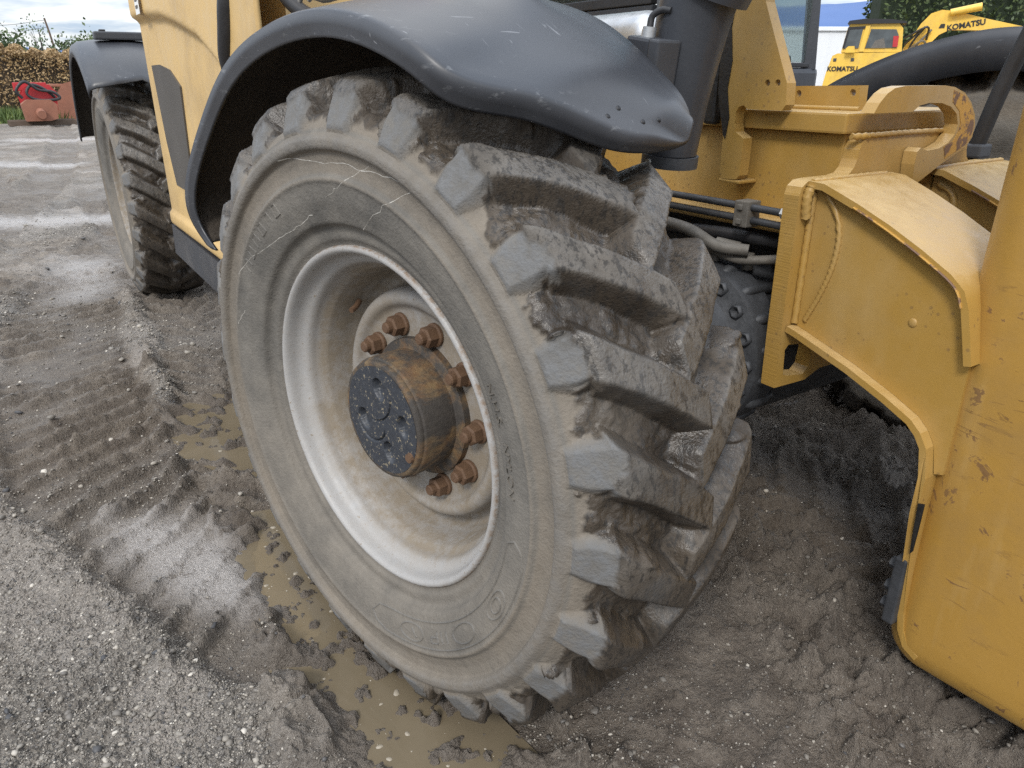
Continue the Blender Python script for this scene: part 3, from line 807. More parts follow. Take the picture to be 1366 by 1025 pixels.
# ---- rim, hub and nuts --------------------------------------------------
RIM_PROF = [(-.120, .322), (-.138, .3375), (-.150, .3385), (-.1545, .3365), (-.1565, .3325), (-.1550, .3275), (-.149, .323), (-.139, .3205), (-.128, .318), (-.119, .312), (-.113, .303), (-.104, .2985), (-.094, .297), (-.084, .292), (-.074, .286), (-.050, .281), (-.020, .277), (.002, .270), (.012, .258), (.010, .248), (-.002, .2415), (-.028, .2395), (-.042, .2345), (-.049, .226), (-.050, .217), (-.046, .209), (-.038, .203), (-.033, .196), (-.032, .17), (-.032, .10), (.1, .09)]
def make_rim_mesh(n=128):
    L = np.array(RIM_PROF); s = np.concatenate([[0], np.cumsum(np.hypot(*np.diff(L, axis=0).T))])
    q = np.linspace(0, s[-1], 150); pr = np.stack([np.interp(q, s, L[:, 0]), np.interp(q, s, L[:, 1])], 1)
    pr[1:-1] = .25 * pr[:-2] + .5 * pr[1:-1] + .25 * pr[2:]
    V, F = lathe_y(pr, n)
    rad = np.hypot(V[:, 0], V[:, 2]); yv = V[:, 1]; th = np.arctan2(V[:, 2], V[:, 0])
    deep = sstep(-.10, -.07, yv) * sstep(.235, .250, rad)
    dirt = .26 + deep * (.85 + .15 * np.sin(th * 3 + 1)) + .42 * sstep(.245, .20, rad) + .30 * sstep(-.14, -.10, yv) * (np.sin(th) < -.2) + .28 * sstep(-.12, -.1, yv)
    rust = sstep(.333, .337, rad) * .9 + .08
    return mesh_np('rim', V, F, {'dirt': np.clip(dirt, 0, 1), 'rust': np.clip(rust, 0, 1)})
RIM_ME = make_rim_mesh()
def make_hub_meshes():
    V, F = lathe_y([(-.030, .142), (-.046, .1415), (-.049, .138), (-.050, .126), (-.052, .1225), (-.121, .1225), (-.124, .121), (-.1255, .1185), (-.128, .1185), (-.1335, .117), (-.1355, .1145), (-.1355, .108)], 96)
    hub = mesh_np('hub', V, F)
    nr, nt = 56, 192
    rr = np.linspace(.0005, .1085, nr); th = np.linspace(0, 2 * np.pi, nt, endpoint=False)
    T, Q = np.meshgrid(th, rr, indexing='ij'); x, z = Q * np.cos(T), Q * np.sin(T)
    h = np.zeros_like(x)
    for px, pz, ang in ((-.004, .070, -70), (-.060, -.008, -60), (.068, .014, -80), (.018, -.056, -75)):
        c, s_ = math.cos(R(ang)), math.sin(R(ang)); u, v = (x - px) * c + (z - pz) * s_, -(x - px) * s_ + (z - pz) * c
        d = np.hypot(np.where(u > 0, u / 1.9, u), v); h -= sstep(.0165, .0125, d) * (.014 - np.clip(u, 0, .03) * .32)
    d1 = np.abs(np.hypot(x + .028, z - .055) - .062); k1 = (z < .052) & (x > -.03) & (x < .075) & (z > -.02)
    h -= sstep(.0028, .0008, d1) * .005 * k1
    d2 = np.abs(np.hypot(x + .035, z + .005) - .048); k2 = (z < -.012) & (x > -.09) & (x < .01)
    h -= sstep(.0028, .0008, d2) * .005 * k2
    h += .0008 * fbm(x * 60, z * 60, 3)
    V = np.stack([x, -.1362 - h, z], -1).reshape(-1, 3)
    cap = mesh_np('hub_cap', V, grid_faces(nt, nr, True))
    bm = bmesh.new()
    def ring(n, r_, y, ph=0): return [bm.verts.new((r_ * math.cos(2 * math.pi * i / n + ph), y, r_ * math.sin(2 * math.pi * i / n + ph))) for i in range(n)]
    def stack(n, prof, cap_=True):
        rs = [ring(n, r_, y) for y, r_ in prof]
        for a, b in zip(rs[:-1], rs[1:]):
            for i in range(n): bm.faces.new((a[i], b[i], b[(i + 1) % n], a[(i + 1) % n]))
        if cap_: bm.faces.new(rs[-1])
    stack(20, [(0, .0235), (-.005, .0235), (-.0075, .0205)])
    stack(6, [(-.0075, .0205), (-.027, .0205), (-.0300, .0165)])
    stack(14, [(-.0300, .0118), (-.0395, .0115), (-.0425, .0090)])
    nut = bm_mesh('wheel_nut', bm)
    return hub, cap, nut
HUB_ME, CAP_ME, NUT_ME = make_hub_meshes()
for me in (HUB_ME, CAP_ME):
    set_smooth_angle(me, 40)
def add_rim(loc, rotz, hub=True, me=None):
    o = link('rim', me or RIM_ME, TH, 'rim', True, loc, rotz)
    if not hub: return o
    link('hub', HUB_ME, o, 'hub'); link('hub_cap', CAP_ME, o, 'hubcap')
    for k in range(10):
        a = R(73 - 36 * k + 1.5 * math.sin(k * 2.1))
        nu = link('wheel_nut', NUT_ME, o, 'nut'); nu.location = (.168 * math.cos(a), -.0335, .168 * math.sin(a)); nu.rotation_euler = (0, k * .7, 0)
    return o
FW = (0, 0, .615); FROT = R(12.06)
tyre1 = add_tyre(FW, FROT, 1260, .0030, .0042, 1, R(43.0))
rim1 = add_rim(FW, FROT)
bm = bmesh.new(); bmesh.ops.create_cone(bm, segments=12, radius1=.011, radius2=.009, depth=.012, cap_ends=True)
bmesh.ops.rotate(bm, verts=bm.verts, matrix=Matrix.Rotation(R(90), 3, 'X'))
pl = link('drain_plug', bm_mesh('drain_plug', bm), rim1, 'nut'); pl.location = (.088, -.137, -.048)
tube('valve', [(-.205, -.03, .175), (-.196, -.045, .168), (-.190, -.062, .163)], .006, 'nut', rim1, 8)
add_tyre((-3.72, .03, .615), R(0), 640, .006, .009, 2, R(12))
RIM2 = RIM_ME.copy(); RIM2.attributes['dirt'].data.foreach_set('value', np.ones(len(RIM2.vertices), np.float32))
add_rim((-3.72, .03, .615), R(0), True, RIM2)
far_rot = FROT + math.pi
t3 = add_tyre((0, 2.15, .615), far_rot, 480, .008, .012, 3, R(5)); t3.scale = (1.075, 1, 1.075)

# lettering, emblem and scratches on the side wall
def wall_y(r): return float(np.interp(r, [p[1] for p in PROF[:19]], [p[0] for p in PROF[:19]]))
def bent_text(s, size, r, ang, ex=.0012, name='lettering', mat='tyre'):
    me = text_mesh(s, size, ex)
    for v in me.vertices:
        a = R(ang) - v.co.x / r; q = r + v.co.y
        v.co = (q * math.cos(a), wall_y(q) - .0004 - v.co.z, q * math.sin(a))
    for an, av in (('mud', 0), ('dust', .45), ('worn', .0), ('flank', 0)):
        at = me.attributes.new(an, 'FLOAT', 'POINT'); at.data.foreach_set('value', np.full(len(me.vertices), av, np.float32))
    return link(name, me, tyre1, mat)
bent_text('N.H.S.', .026, .393, 24, .0018)
bent_text('NYLON', .026, .393, 9, .0018)
def wall_strip(pts, width, name, mat, lift=.0010, closed=False, n=10):
    """thin raised strip on the tyre wall; pts are (radius, degrees)"""
    P = []
    m_ = len(pts); rngk = m_ if closed else m_ - 1
    for i in range(rngk):
        a, b = pts[i], pts[(i + 1) % m_]
        for k in range(n): P.append((a[0] + (b[0] - a[0]) * k / n, a[1] + (b[1] - a[1]) * k / n))
    P.append(pts[0] if closed else pts[-1])
    V = []; xy = [(r * math.cos(R(t)), r * math.sin(R(t))) for r, t in P]
    for i, (x, z) in enumerate(xy):
        x0, z0 = xy[max(i - 1, 0)]; x1, z1 = xy[min(i + 1, len(xy) - 1)]; L = math.hypot(x1 - x0, z1 - z0) or 1
        nx, nz = -(z1 - z0) / L, (x1 - x0) / L; w_ = width * (.6 + .8 * random.random()) if not closed else width
        for s_, lf in ((-1, -.0004), (0, lift), (1, -.0004)):
            px, pz = x + nx * s_ * w_ / 2, z + nz * s_ * w_ / 2
            V.append((px, wall_y(math.hypot(px, pz)) - lf, pz))
    me = mesh_np(name, np.array(V), grid_faces(len(xy), 3))
    for an, av in (('mud', 0), ('dust', .35), ('worn', .3), ('flank', 0)):
        at = me.attributes.new(an, 'FLOAT', 'POINT'); at.data.foreach_set('value', np.full(len(V), av, np.float32))
    return link(name, me, tyre1, mat, True)
def zig(a, b, n, amp):
    return [(a[0] + (b[0] - a[0]) * i / n + random.uniform(-amp, amp) * .01, a[1] + (b[1] - a[1]) * i / n + random.uniform(-amp, amp)) for i in range(n + 1)]
for pts in ([(.503, 110), (.48, 94), (.481, 81), (.500, 68)], [(.493, 79), (.446, 88), (.424, 95)], [(.496, 66.6), (.436, 74), (.380, 83)], [(.397, 104), (.388, 117), (.402, 130), (.462, 152)], [(.43, 160), (.45, 166)]):
    q = []
    for a, b in zip(pts[:-1], pts[1:]): q += zig(a, b, 6, .25)[:-1]
    q.append(pts[-1]); wall_strip(q, .0014, 'scratch', 'scuff', .0006, n=2)
def ell(rc, tc, rr, tt, n=28): return [(rc + rr * math.cos(2 * math.pi * i / n), tc + tt * math.sin(2 * math.pi * i / n)) for i in range(n)]
# raised maker's panel low on the wall with three ringed letter shapes
pan = [(.395, -10)] + [(.395, t) for t in range(-14, -86, -4)] + [(.400, -88), (.42, -90.5), (.436, -88.5)] + [(.444, t) for t in range(-84, -10, 4)] + [(.436, -8.5), (.416, -7.2)]
wall_strip(pan, .0036, 'raised_panel_edge', 'tyre', .0026, True, 3)
for tc in (-28, -47, -72):
    wall_strip(ell(.42, tc, .017, 5.2), .0034, 'raised_letter', 'tyre', .0028, True, 1)
wall_strip(ell(.42, -28, .010, 2.6), .0020, 'raised_letter', 'tyre', .0028, True, 1)
wall_strip([(.410, -58), (.432, -58)], .0036, 'raised_letter', 'tyre', .0028)
wall_strip([(.410, -60), (.432, -60), (.432, -63), (.421, -63), (.421, -60)], .0036, 'raised_letter', 'tyre', .0028)
wall_strip([(.410, -55.5), (.432, -55.5)], .0036, 'raised_letter', 'tyre', .0028)
wall_strip([(.412, -72), (.428, -70)], .0036, 'raised_letter', 'tyre', .0028)
for i, t in enumerate((118, 123, 128, 133, 138, 143)):
    wall_strip([(.425, t), (.447, t + .5), (.447, t + 2.4), (.425, t + 2.8)], .0024, 'raised_letter', 'tyre', .0024, i % 2 == 0, 3)

# ---- mudguards -----------------------------------------------------------
EDGE = [(-.742, -.090, .207), (-.800, -.090, .240), (-.818, -.100, .283), (-.806, -.100, .336), (-.761, -.100, .398), (-.657, -.110, .473), (-.555, -.120, .541), (-.488, -.130, .574), (-.397, -.140, .619), (-.242, -.160, .655), (-.092, -.180, .669), (.003, -.190, .669), (.082, -.200, .661), (.152, -.205, .645), (.210, -.205, .625), (.249, -.200, .603), (.269, -.190, .584), (.285, -.170, .572), (.305, -.140, .564), (.320, -.110, .560), (.333, -.088, .556), (.358, -.055, .543), (.384, .000, .519), (.403, .040, .505), (.415, .100, .504), (.416, .165, .504), (.412, .200, .512)]
INNER_PHI = [164, 162.5, 160, 157, 152, 144, 136, 130.5, 123, 111, 99, 92, 87, 83, 79, 76, 73.5, 71, 68, 66, 64.5, 62.5, 60, 58, 56.5, 55.5, 55]
INNER_R = [.80, .84, .87, .87, .86, .83, .81, .79, .775, .76, .752, .75, .748, .742, .736, .732, .728, .722, .715, .71, .706, .702, .698, .694, .688, .682, .678]
def guard_mesh():
    E = [Vector(p) for p in EDGE]
    I = [Vector((r * math.cos(R(p)), .238, r * math.sin(R(p)))) for p, r in zip(INNER_PHI, INNER_R)]
    E2, I2 = smooth_path(E, 5), smooth_path(I, 5)
    for L_ in (E2, I2):
        for _ in range(26):
            N_ = [L_[0]] + [(L_[i - 1] + L_[i] * 2 + L_[i + 1]) / 4 for i in range(1, len(L_) - 1)] + [L_[-1]]
            L_[:] = N_
    V, lip = [], []
    n = len(E2)
    for i, (e, q) in enumerate(zip(E2, I2)):
        s = i / (n - 1)
        rad = Vector((e.x, 0, e.z)).normalized()
        t = (E2[min(i + 1, n - 1)] - E2[max(i - 1, 0)]).normalized()
        out = t.cross(rad)     # away from the tyre, across the edge
        out = (out - rad * out.dot(rad)).normalized()
        lh = .040 if s < .8 else .040 - .010 * (s - .8) / .2
        endk = float(sstep(.90, 1.0, np.array(s))); lh *= 1 - .72 * endk; oo = 1 - endk
        a0, a1 = e + rad * .004, e + rad * lh * .45 + out * .005 * oo
        a2 = e + rad * lh * .93 + out * .006 * oo
        a3 = e + rad * (lh * 1.04) - out * .003 * oo
        a4 = e + rad * (lh * 1.12) - out * .020 * oo
        row = [e - rad * .0, a0, a1, a2, a3, a4]; lp = [.7, .9, .6, .9, 1, .45]
        for k in range(1, 15):
            u = k / 14
            p = a4.lerp(q, u)
            bulge = .016 * math.sin(math.pi * min(1, u * 1.05)) * (1 if s < .8 else 1 - .35 * (s - .8) / .2)
            # moulded hump on the crown
            if .40 < s < .62: bulge += .020 * math.exp(-((u - .62) / .13) ** 2) * math.sin((s - .40) / .22 * math.pi) ** 2
            row.append(p + rad * bulge); lp.append(max(0, .3 - u))
        row.append(q - Vector((q.x, 0, q.z)).normalized() * (.03 if s < .6 else max(.002, .03 * (1 - (s - .60) / .3))) + Vector((0, .004, 0))); lp.append(0)
        row.append(q - Vector((q.x, 0, q.z)).normalized() * (.118 if s < .55 else max(.004, .118 * (1 - (s - .55) / .3))) + Vector((0, .008, 0))); lp.append(0)
        V += row; lip += lp
    return mesh_np('mudguard', np.array([tuple(v) for v in V]), grid_faces(n, 22), {'lip': lip})
def add_guard(me, loc, rotz):
    o = link('mudguard', me, TH, None, True, loc, rotz)
    me.materials.clear(); me.materials.append(MT['guard']); me.materials.append(MT['under'])
    md = o.modifiers.new('thickness', 'SOLIDIFY'); md.thickness = .007; md.offset = -1; md.material_offset = 1; md.material_offset_rim = 0
    return o
gme = guard_mesh()
gbm = bmesh.new(); gbm.from_mesh(gme); bmesh.ops.recalc_face_normals(gbm, faces=gbm.faces[:])
up = sum((f.normal.dot(Vector((f.calc_center_median().x, 0, f.calc_center_median().z))) for f in gbm.faces))
if up < 0: bmesh.ops.reverse_faces(gbm, faces=gbm.faces[:])
gbm.to_mesh(gme); gbm.free()
guard1 = add_guard(gme, FW, FROT)
# screw holes along the rim of the tongue
hole_me = mesh_np('screw_hole', *lathe_y([(0, .0001), (0, .0040), (.006, .0040)], 12))
dgg = bpy.context.evaluated_depsgraph_get()
from mathutils.bvhtree import BVHTree
hb = bmesh.new(); hb.from_mesh(gme); tree_ = BVHTree.FromBMesh(hb)
for (hx, hy, hz) in ((.392, .012, .552), (.392, .040, .566), (.412, .075, .548), (.416, .112, .551)):
    loc_, nor_, _, _ = tree_.find_nearest(Vector((hx, hy, hz)))
    o = link('screw_hole', hole_me, guard1, 'letter_black'); o.location = loc_ + nor_ * .0008; o.rotation_euler = (-nor_).to_track_quat('Y', 'Z').to_euler()
hb.free()
g2 = gme.copy(); g2.transform(Matrix.Scale(-1, 4, (0, 1, 0))); g2.flip_normals()
add_guard(g2, (0, 2.15, .615), FROT)

# rear mudguard
def rear_guard():
    nphi, rows = 40, []
    V = []; lip = []
    for i in range(nphi):
        u = i / (nphi - 1); phi = R(48 + u * 112)
        wob = .02 * math.sin(u * 9)
        base = .74 + .03 * math.sin(u * math.pi)
        cols = [(-.255, base - .055), (-.258, base - .03), (-.25, base + .002), (-.22, base + .022), (-.12, base + .036), (0, base + .040), (.12, base + .034), (.22, base + .02), (.25, base - .02), (.252, base - .06)]
        for j, (yy, rr) in enumerate(cols):
            ph = phi
            if u < .3: ph = phi - R(7) * (yy + .25) / .5 * (1 - u / .3) + R(6) * math.exp(-((yy + .02) / .1) ** 2) * (1 - u / .3)
            V.append((rr * math.cos(ph), yy, rr * math.sin(ph))); lip.append(1.0 if j < 3 or i < 2 else .2)
    me = mesh_np('mudguard', np.array(V), grid_faces(nphi, 10), {'lip': lip})
    b_ = bmesh.new(); b_.from_mesh(me); bmesh.ops.recalc_face_normals(b_, faces=b_.faces[:])
    if sum(f.normal.z for f in b_.faces) < 0: bmesh.ops.reverse_faces(b_, faces=b_.faces[:])
    b_.to_mesh(me); b_.free()
    return me
rg = add_guard(rear_guard(), (-3.72, .02, .615), 0)
box('lamp_bar', (-3.62, -.13, 1.41), (-3.54, .20, 1.45), 'black_plastic', rg, .008).location = (3.72, -.02, -.615)
for yy in (-.10, .16):
    box('lamp_bolt', (-3.60, yy, 1.449), (-3.56, yy + .03, 1.46), 'black_rubber', rg, .003).location = (3.72, -.02, -.615)

# ---- engine cover on the near side ---------------------------------------
VENT = [(-2.44, 1.275), (-2.25, 1.276), (-2.05, 1.255), (-1.89, 1.196), (-1.92, 1.02), (-1.95, .868), (-2.06, .789), (-2.31, .790), (-2.385, .966)]
def bonnet():
    xs = np.arange(-2.60, -.70, .0125); zs = np.arange(.583, 1.98, .0125)
    Xg, Zg = np.meshgrid(xs, zs, indexing='ij')
    crest = np.interp(Xg, [-2.6, -2.28, -1.95, -1.72, -1.40, -1.17, -1.0, -.7], [1.445, 1.44, 1.42, 1.387, 1.33, 1.25, 1.14, .9])
    y = -.05 - .030 * sstep(-.010, .022, Zg - crest) + .22 * np.maximum(Zg - 1.50, 0) ** 1.5
    sd = poly_sd(Xg.ravel(), Zg.ravel(), VENT).reshape(Xg.shape)
    y += .06 * sstep(-2.55, -2.60, Xg) + .02 * sstep(.60, .583, Zg)
    y += .010 * np.sin((Xg + 2.6) * 1.2)
    y -= .012 * sstep(.66, .64, Zg)
    V = np.stack([Xg, y, Zg], -1).reshape(-1, 3)
    me = mesh_np('engine_cover', V, grid_faces(len(xs), len(zs)))
    o = link('engine_cover', me, TH, 'bonnet_yellow', True)
    md = o.modifiers.new('thickness', 'SOLIDIFY'); md.thickness = .012; md.offset = -1
    return o
ec = bonnet()
prism('cover_body', [(-2.56, .6), (-2.56, 1.9), (-.9, 1.9), (-.9, .6)], 'y', .06, .62, 'bonnet_yellow', TH, .02)
# vent grille: slats inside a dark opening
grille = prism('vent_grille', [(a * .985 + (-2.17) * .015, b * .985 + 1.03 * .015) for a, b in VENT], 'y', -.0495, -.036, 'vent', ec, 0)
prism('sill', [(-2.645, .435), (-2.61, .578), (-.75, .578), (-.75, .435)], 'y', -.052, .30, 'charcoal', TH, .006)
st = box('sticker', (-2.33, -.0895, 1.455), (-2.24, -.0885, 1.56), 'letter_white', ec, 0)
for i in range(3): box('sticker_print', (-2.315, -.0905, 1.475 + i * .025), (-2.26, -.090, 1.487 + i * .025), 'dusty_steel', ec, 0)
# hoses, tap and red part between engine cover and mudguard
tube('hose', [(-.98, -.03, 1.60), (-.96, -.06, 1.46), (-.99, -.07, 1.36), (-1.06, -.06, 1.25), (-1.1, 0, 1.15)], .027, 'black_rubber', TH, 14)
tube('hose', [(-.80, .05, 1.55), (-.74, .0, 1.44), (-.66, .02, 1.37), (-.55, .08, 1.33)], .018, 'black_rubber', TH, 12)
tube('tap_body', [(-.62, .03, 1.42), (-.56, .04, 1.40), (-.50, .06, 1.405)], .020, 'zinc', TH, 12, 3)
tube('tap_clip', [(-.60, .0, 1.43), (-.595, .01, 1.465), (-.575, .02, 1.47), (-.565, .02, 1.43)], .005, 'zinc', TH, 8)
tube('tap_clip', [(-.56, .01, 1.385), (-.58, .0, 1.40), (-.60, .0, 1.385)], .006, 'zinc', TH, 8)
tube('red_filler', [(-.52, .10, 1.42), (-.40, .12, 1.47), (-.25, .14, 1.50)], .035, 'red_paint', TH, 16, 3)

# ---- chassis -------------------------------------------------------------
YC = 1.075
chassis = box('chassis_beam', (-2.6, .862, .925), (.252, 1.288, 1.114), 'yellow', TH, .004)
box('top_plate', (-2.6, .834, 1.1155), (.268, 1.316, 1.157), 'yellow', chassis, .005)
box('bottom_flange', (-2.6, .800, .898), (.245, 1.35, .9235), 'yellow', chassis, .004)
box('inner_web', (-2.6, .875, .60), (.10, 1.27, .897), 'dark_steel', chassis, .004)
# drilled strip on the top plate
def ringpts(c, r, n=14): return [(c[0] + r * math.cos(2 * math.pi * i / n), c[1] + r * math.sin(2 * math.pi * i / n)) for i in range(n)]
strip = prism('drilled_strip', [(.020, 1.1585), (.018, 1.206), (.205, 1.209), (.208, 1.1585)], 'y', .955, .985, 'yellow', TH, .002, holes=[ringpts((.050, 1.190), .0075), ringpts((.190, 1.194), .0075)])
tube('weld_bead', [(.010, .950, 1.160), (.10, .950, 1.160), (.215, .950, 1.160)], .006, 'yellow', chassis, 8)
# tall side bracket with slot
brk = [(-.060, 1.60), (-.062, 1.30), (-.055, 1.19), (-.028, 1.10), (-.027, 1.012), (-.018, 1.000), (.024, 1.002), (.034, 1.012), (.034, 1.095), (.008, 1.108), (.003, 1.125), (.003, 1.150), (.010, 1.163), (.024, 1.166), (.036, 1.158), (.130, 1.158), (.138, 1.170), (.134, 1.214), (.052, 1.375), (.010, 1.60)]
bracket = prism('side_bracket', brk, 'y', .800, .830, 'yellow', TH, .003, holes=[ringpts((.0825, 1.2135), .0072), ringpts((.110, 1.214), .0072)])
box('greased_face', (-.100, .803, 1.12), (-.0640, .828, 1.60), 'grease', bracket, .008)
prism('grease_smear', [(-.0605, 1.60), (-.0615, 1.30), (-.0545, 1.19), (-.0275, 1.10), (-.020, 1.09), (-.014, 1.14), (-.028, 1.20), (-.022, 1.26), (-.034, 1.33), (-.024, 1.42), (-.030, 1.60)], 'y', .7982, .7996, 'grease', bracket, 0)
box('bracket_rib', (-.030, .80, .992), (.036, .862, 1.0005), 'yellow', bracket, .004)
# front end plate with stepped shoulders
HOOK = None
lf = [(.694, .585), (.690, .70), (.686, .954), (.684, 1.005), (.690, 1.022), (.705, 1.032), (.730, 1.034), (.812, 1.034), (.838, 1.038), (.852, 1.050), (.859, 1.066), (.861, 1.085), (.868, 1.100), (.882, 1.110)]
pl_pts = lf + [(2 * YC - a, b) for a, b in lf[::-1]] + [(1.30, .60), (.85, .60), (.80, .582)]
slot = [(.712, .672), (.722, .682), (.80, .672), (.812, .655), (.806, .612), (.79, .598), (.735, .606), (.718, .612)]
plate = prism('front_plate', pl_pts, 'x', .2535, .290, 'yellow', TH, .003, holes=[slot])
plate.data.materials.append(MT['cut_yellow'])
for p in plate.data.polygons:
    if p.normal.y < -.5 and p.center.y < .9: p.material_index = 1
def weld(pts, rad, parent):
    P = smooth_path(pts, 10); out = []
    o = tube('weld_bead', [tuple(p) for p in P[::2]], rad, 'yellow', parent, 8, 3)
    me = o.data
    for v in me.vertices: 
        k = math.sin(v.co.x * 420 + v.co.y * 260 + v.co.z * 420)
        v.co += v.normal * k * .0011
    return o
weld([(.2915, .882, 1.113), (.2915, 1.05, 1.1145), (.2915, 1.268, 1.1125)], .0055, plate)
weld([(.280, .840, 1.112), (.287, .862, 1.112), (.2915, .882, 1.113)], .0065, plate)
# lifting hook
hook_o = [(.838, 1.1585), (.852, 1.178), (.872, 1.195), (.895, 1.205), (.93, 1.209), (1.08, 1.209), (1.118, 1.206), (1.165, 1.194), (1.200, 1.174), (1.228, 1.147), (1.240, 1.122), (1.238, 1.098), (1.222, 1.079), (1.135, 1.047), (1.045, 1.008), (1.028, 1.004), (1.021, 1.05), (1.022, 1.076), (1.034, 1.084), (1.060, 1.077), (1.105, 1.079), (1.140, 1.090), (1.160, 1.108), (1.164, 1.128), (1.150, 1.150), (1.120, 1.166), (1.08, 1.174), (1.03, 1.175), (.995, 1.170), (.975, 1.1585)]
hook = prism('lifting_hook', hook_o, 'x', .2925, .3225, 'yellow', TH, .003)
rustband = [(1.118, 1.200), (1.163, 1.189), (1.196, 1.170), (1.222, 1.145), (1.233, 1.122), (1.231, 1.100), (1.216, 1.084), (1.140, 1.055), (1.125, 1.082), (1.158, 1.092), (1.172, 1.112), (1.174, 1.130), (1.158, 1.156), (1.122, 1.176)]
prism('worn_patch', rustband, 'x', .3226, .3233, 'worn', hook, 0)

# support arms: box sections running forward from the plate to the leg
ARM_TOP = [(.294, 1.020), (.326, 1.018), (.40, .991), (.472, .961), (.54, .928), (.598, .896), (.622, .876), (.634, .850), (.648, .80), (.660, .755)]
ARM_BOT = [(.665, .40), (.655, .42), (.645, .438), (.645, .52), (.634, .580), (.617, .606), (.594, .626), (.536, .652), (.448, .685), (.319, .724), (.294, .730)]
def leg_shift(z): return .030 * float(sstep(.46, .16, np.array(z)))      # the edge strip dies into the leg
def arm(ya, yb, left, right):
    # the arm's top edge falls away, then turns down to the leg; its underside sweeps into the leg
    a = prism('support_arm', ARM_TOP + [(.662, .53), (.6455, .525)] + ARM_BOT[4:], 'y', ya, yb, 'yellow', TH, .002)
    # top flange: a bent plate wider than the web
    th, n = .014, len(ARM_TOP); rows = []
    bm = bmesh.new()
    for i, (x, z) in enumerate(ARM_TOP):
        x0, z0 = ARM_TOP[max(i - 1, 0)]; x1, z1 = ARM_TOP[min(i + 1, n - 1)]; L = math.hypot(x1 - x0, z1 - z0)
        nx, nz = -(z1 - z0) / L, (x1 - x0) / L
        yl, yr = left(x), right(x)
        lo, hi = .0006, th
        rows.append([bm.verts.new((x + nx * lo, yl, z + nz * lo)), bm.verts.new((x + nx * hi, yl, z + nz * hi)), bm.verts.new((x + nx * hi, yr, z + nz * hi)), bm.verts.new((x + nx * lo, yr, z + nz * lo))])
    for r0, r1 in zip(rows[:-1], rows[1:]):
        for k in range(4): bm.faces.new((r0[k], r0[(k + 1) % 4], r1[(k + 1) % 4], r1[k]))
    bm.faces.new(rows[0]); bm.faces.new(rows[-1][::-1])
    me = bm_mesh('top_flange', bm, .002, 2, 50); set_smooth_angle(me, 30); fl = link('top_flange', me, a, 'yellow')
    # bare, rust-lined lower arris of the flange
    tube('rust_line', [(x, left(x) - .0012, z + .0045) for x, z in ARM_TOP[2:8]], .0022, 'worn', a, 6, 3)
    bot = [(.700, .118), (.676, .128), (.662, .155), (.653, .20), (.648, .30)] + ARM_BOT[2:]; o2 = []
    for i in range(len(bot)):
        x0, z0 = bot[max(i - 1, 0)]; x1, z1 = bot[min(i + 1, len(bot) - 1)]; L = math.hypot(x1 - x0, z1 - z0)
        o2.append((bot[i][0] - (z1 - z0) / L * .014, bot[i][1] + (x1 - x0) / L * .014))
    prism('lower_flange', [(p[0] + (q[0] - p[0]) * .04, p[1] + (q[1] - p[1]) * .04) for p, q in zip(bot, o2)] + o2[::-1], 'y', ya - .026, yb + .02, 'yellow', a, .002)
    lfl = [o for o in a.children if o.name.startswith('lower_flange')][0]
    for v in lfl.data.vertices: v.co.y += leg_shift(v.co.z)
    return a
arm1 = arm(.727, .80, lambda x: .703, lambda x: float(np.interp(x, [.29, .5, .66], [.985, .955, .94])))
weld([(.296, .722, 1.010), (.296, .722, .88), (.296, .722, .735)], .0075, arm1)
weld([(.299, .71, 1.032), (.299, .80, 1.033), (.299, .955, 1.033)], .006, arm1)
weld([(.300, .706, 1.025), (.298, .700, 1.00), (.297, .705, .96)], .010, arm1)
weld([(.325, .725, 1.006), (.352, .725, .975), (.366, .725, .93), (.362, .725, .87), (.345, .725, .81), (.318, .725, .745)], .0055, arm1)
bmx = bmesh.new(); bmesh.ops.create_uvsphere(bmx, u_segments=14, v_segments=8, radius=.009)
pg = link('plug_weld', bm_mesh('plug_weld', bmx), arm1, 'yellow', True); pg.location = (.545, .727, .80); pg.scale = (1, .4, 1)
arm2 = arm(1.165, 1.43, lambda x: float(np.interp(x, [.29, .66], [1.135, 1.125])), lambda x: 1.46)
weld([(.299, 1.14, 1.032), (.299, 1.30, 1.034), (.299, 1.455, 1.034)], .006, arm2)
weld([(.31, 1.163, 1.000), (.345, 1.163, .978), (.36, 1.163, .93)], .008, arm2)
# the leg: wide column of bent plate with a rounded edge towards the wheel
def leg():
    plan = []
    for cx, cy, rad, a0, a1 in ((.712, .815, .085, 180, 270), (1.12, .86, .12, 275, 360), (1.12, 1.30, .12, 0, 90), (.712, 1.335, .085, 90, 180)):
        for k in range(13):
            a = R(a0 + (a1 - a0) * k / 12); plan.append((cx + rad * math.cos(a), cy + rad * math.sin(a)))
    zs = [.085, .088, .095, .11, .13] + list(np.arange(.16, 1.5, .03)); V = []
    for z in zs:
        k = 0 if z > .13 else (.13 - z) / .045
        for (x, y) in plan:
            cx, cy = .93, 1.075
            s_ = 1 - .045 * k * k
            V.append((cx + (x - cx) * s_ + .010 * max(0, z - .3) - .024, cy + (y - cy) * s_, z + .02 * max(0, x - .75)))
    n = len(plan); m_ = len(zs)
    V = np.array(V).reshape(m_, n, 3).transpose(1, 0, 2).reshape(-1, 3)
    me = mesh_np('stabiliser_leg', V, grid_faces(n, m_, True)[:, ::-1])
    b_ = bmesh.new(); b_.from_mesh(me)
    b_.verts.ensure_lookup_table()
    b_.faces.new([b_.verts[i * m_] for i in range(n)]); bmesh.ops.recalc_face_normals(b_, faces=b_.faces[:]); b_.to_mesh(me); b_.free()
    set_smooth_angle(me, 40)
    return link('stabiliser_leg', me, TH, 'leg')
lg = leg()
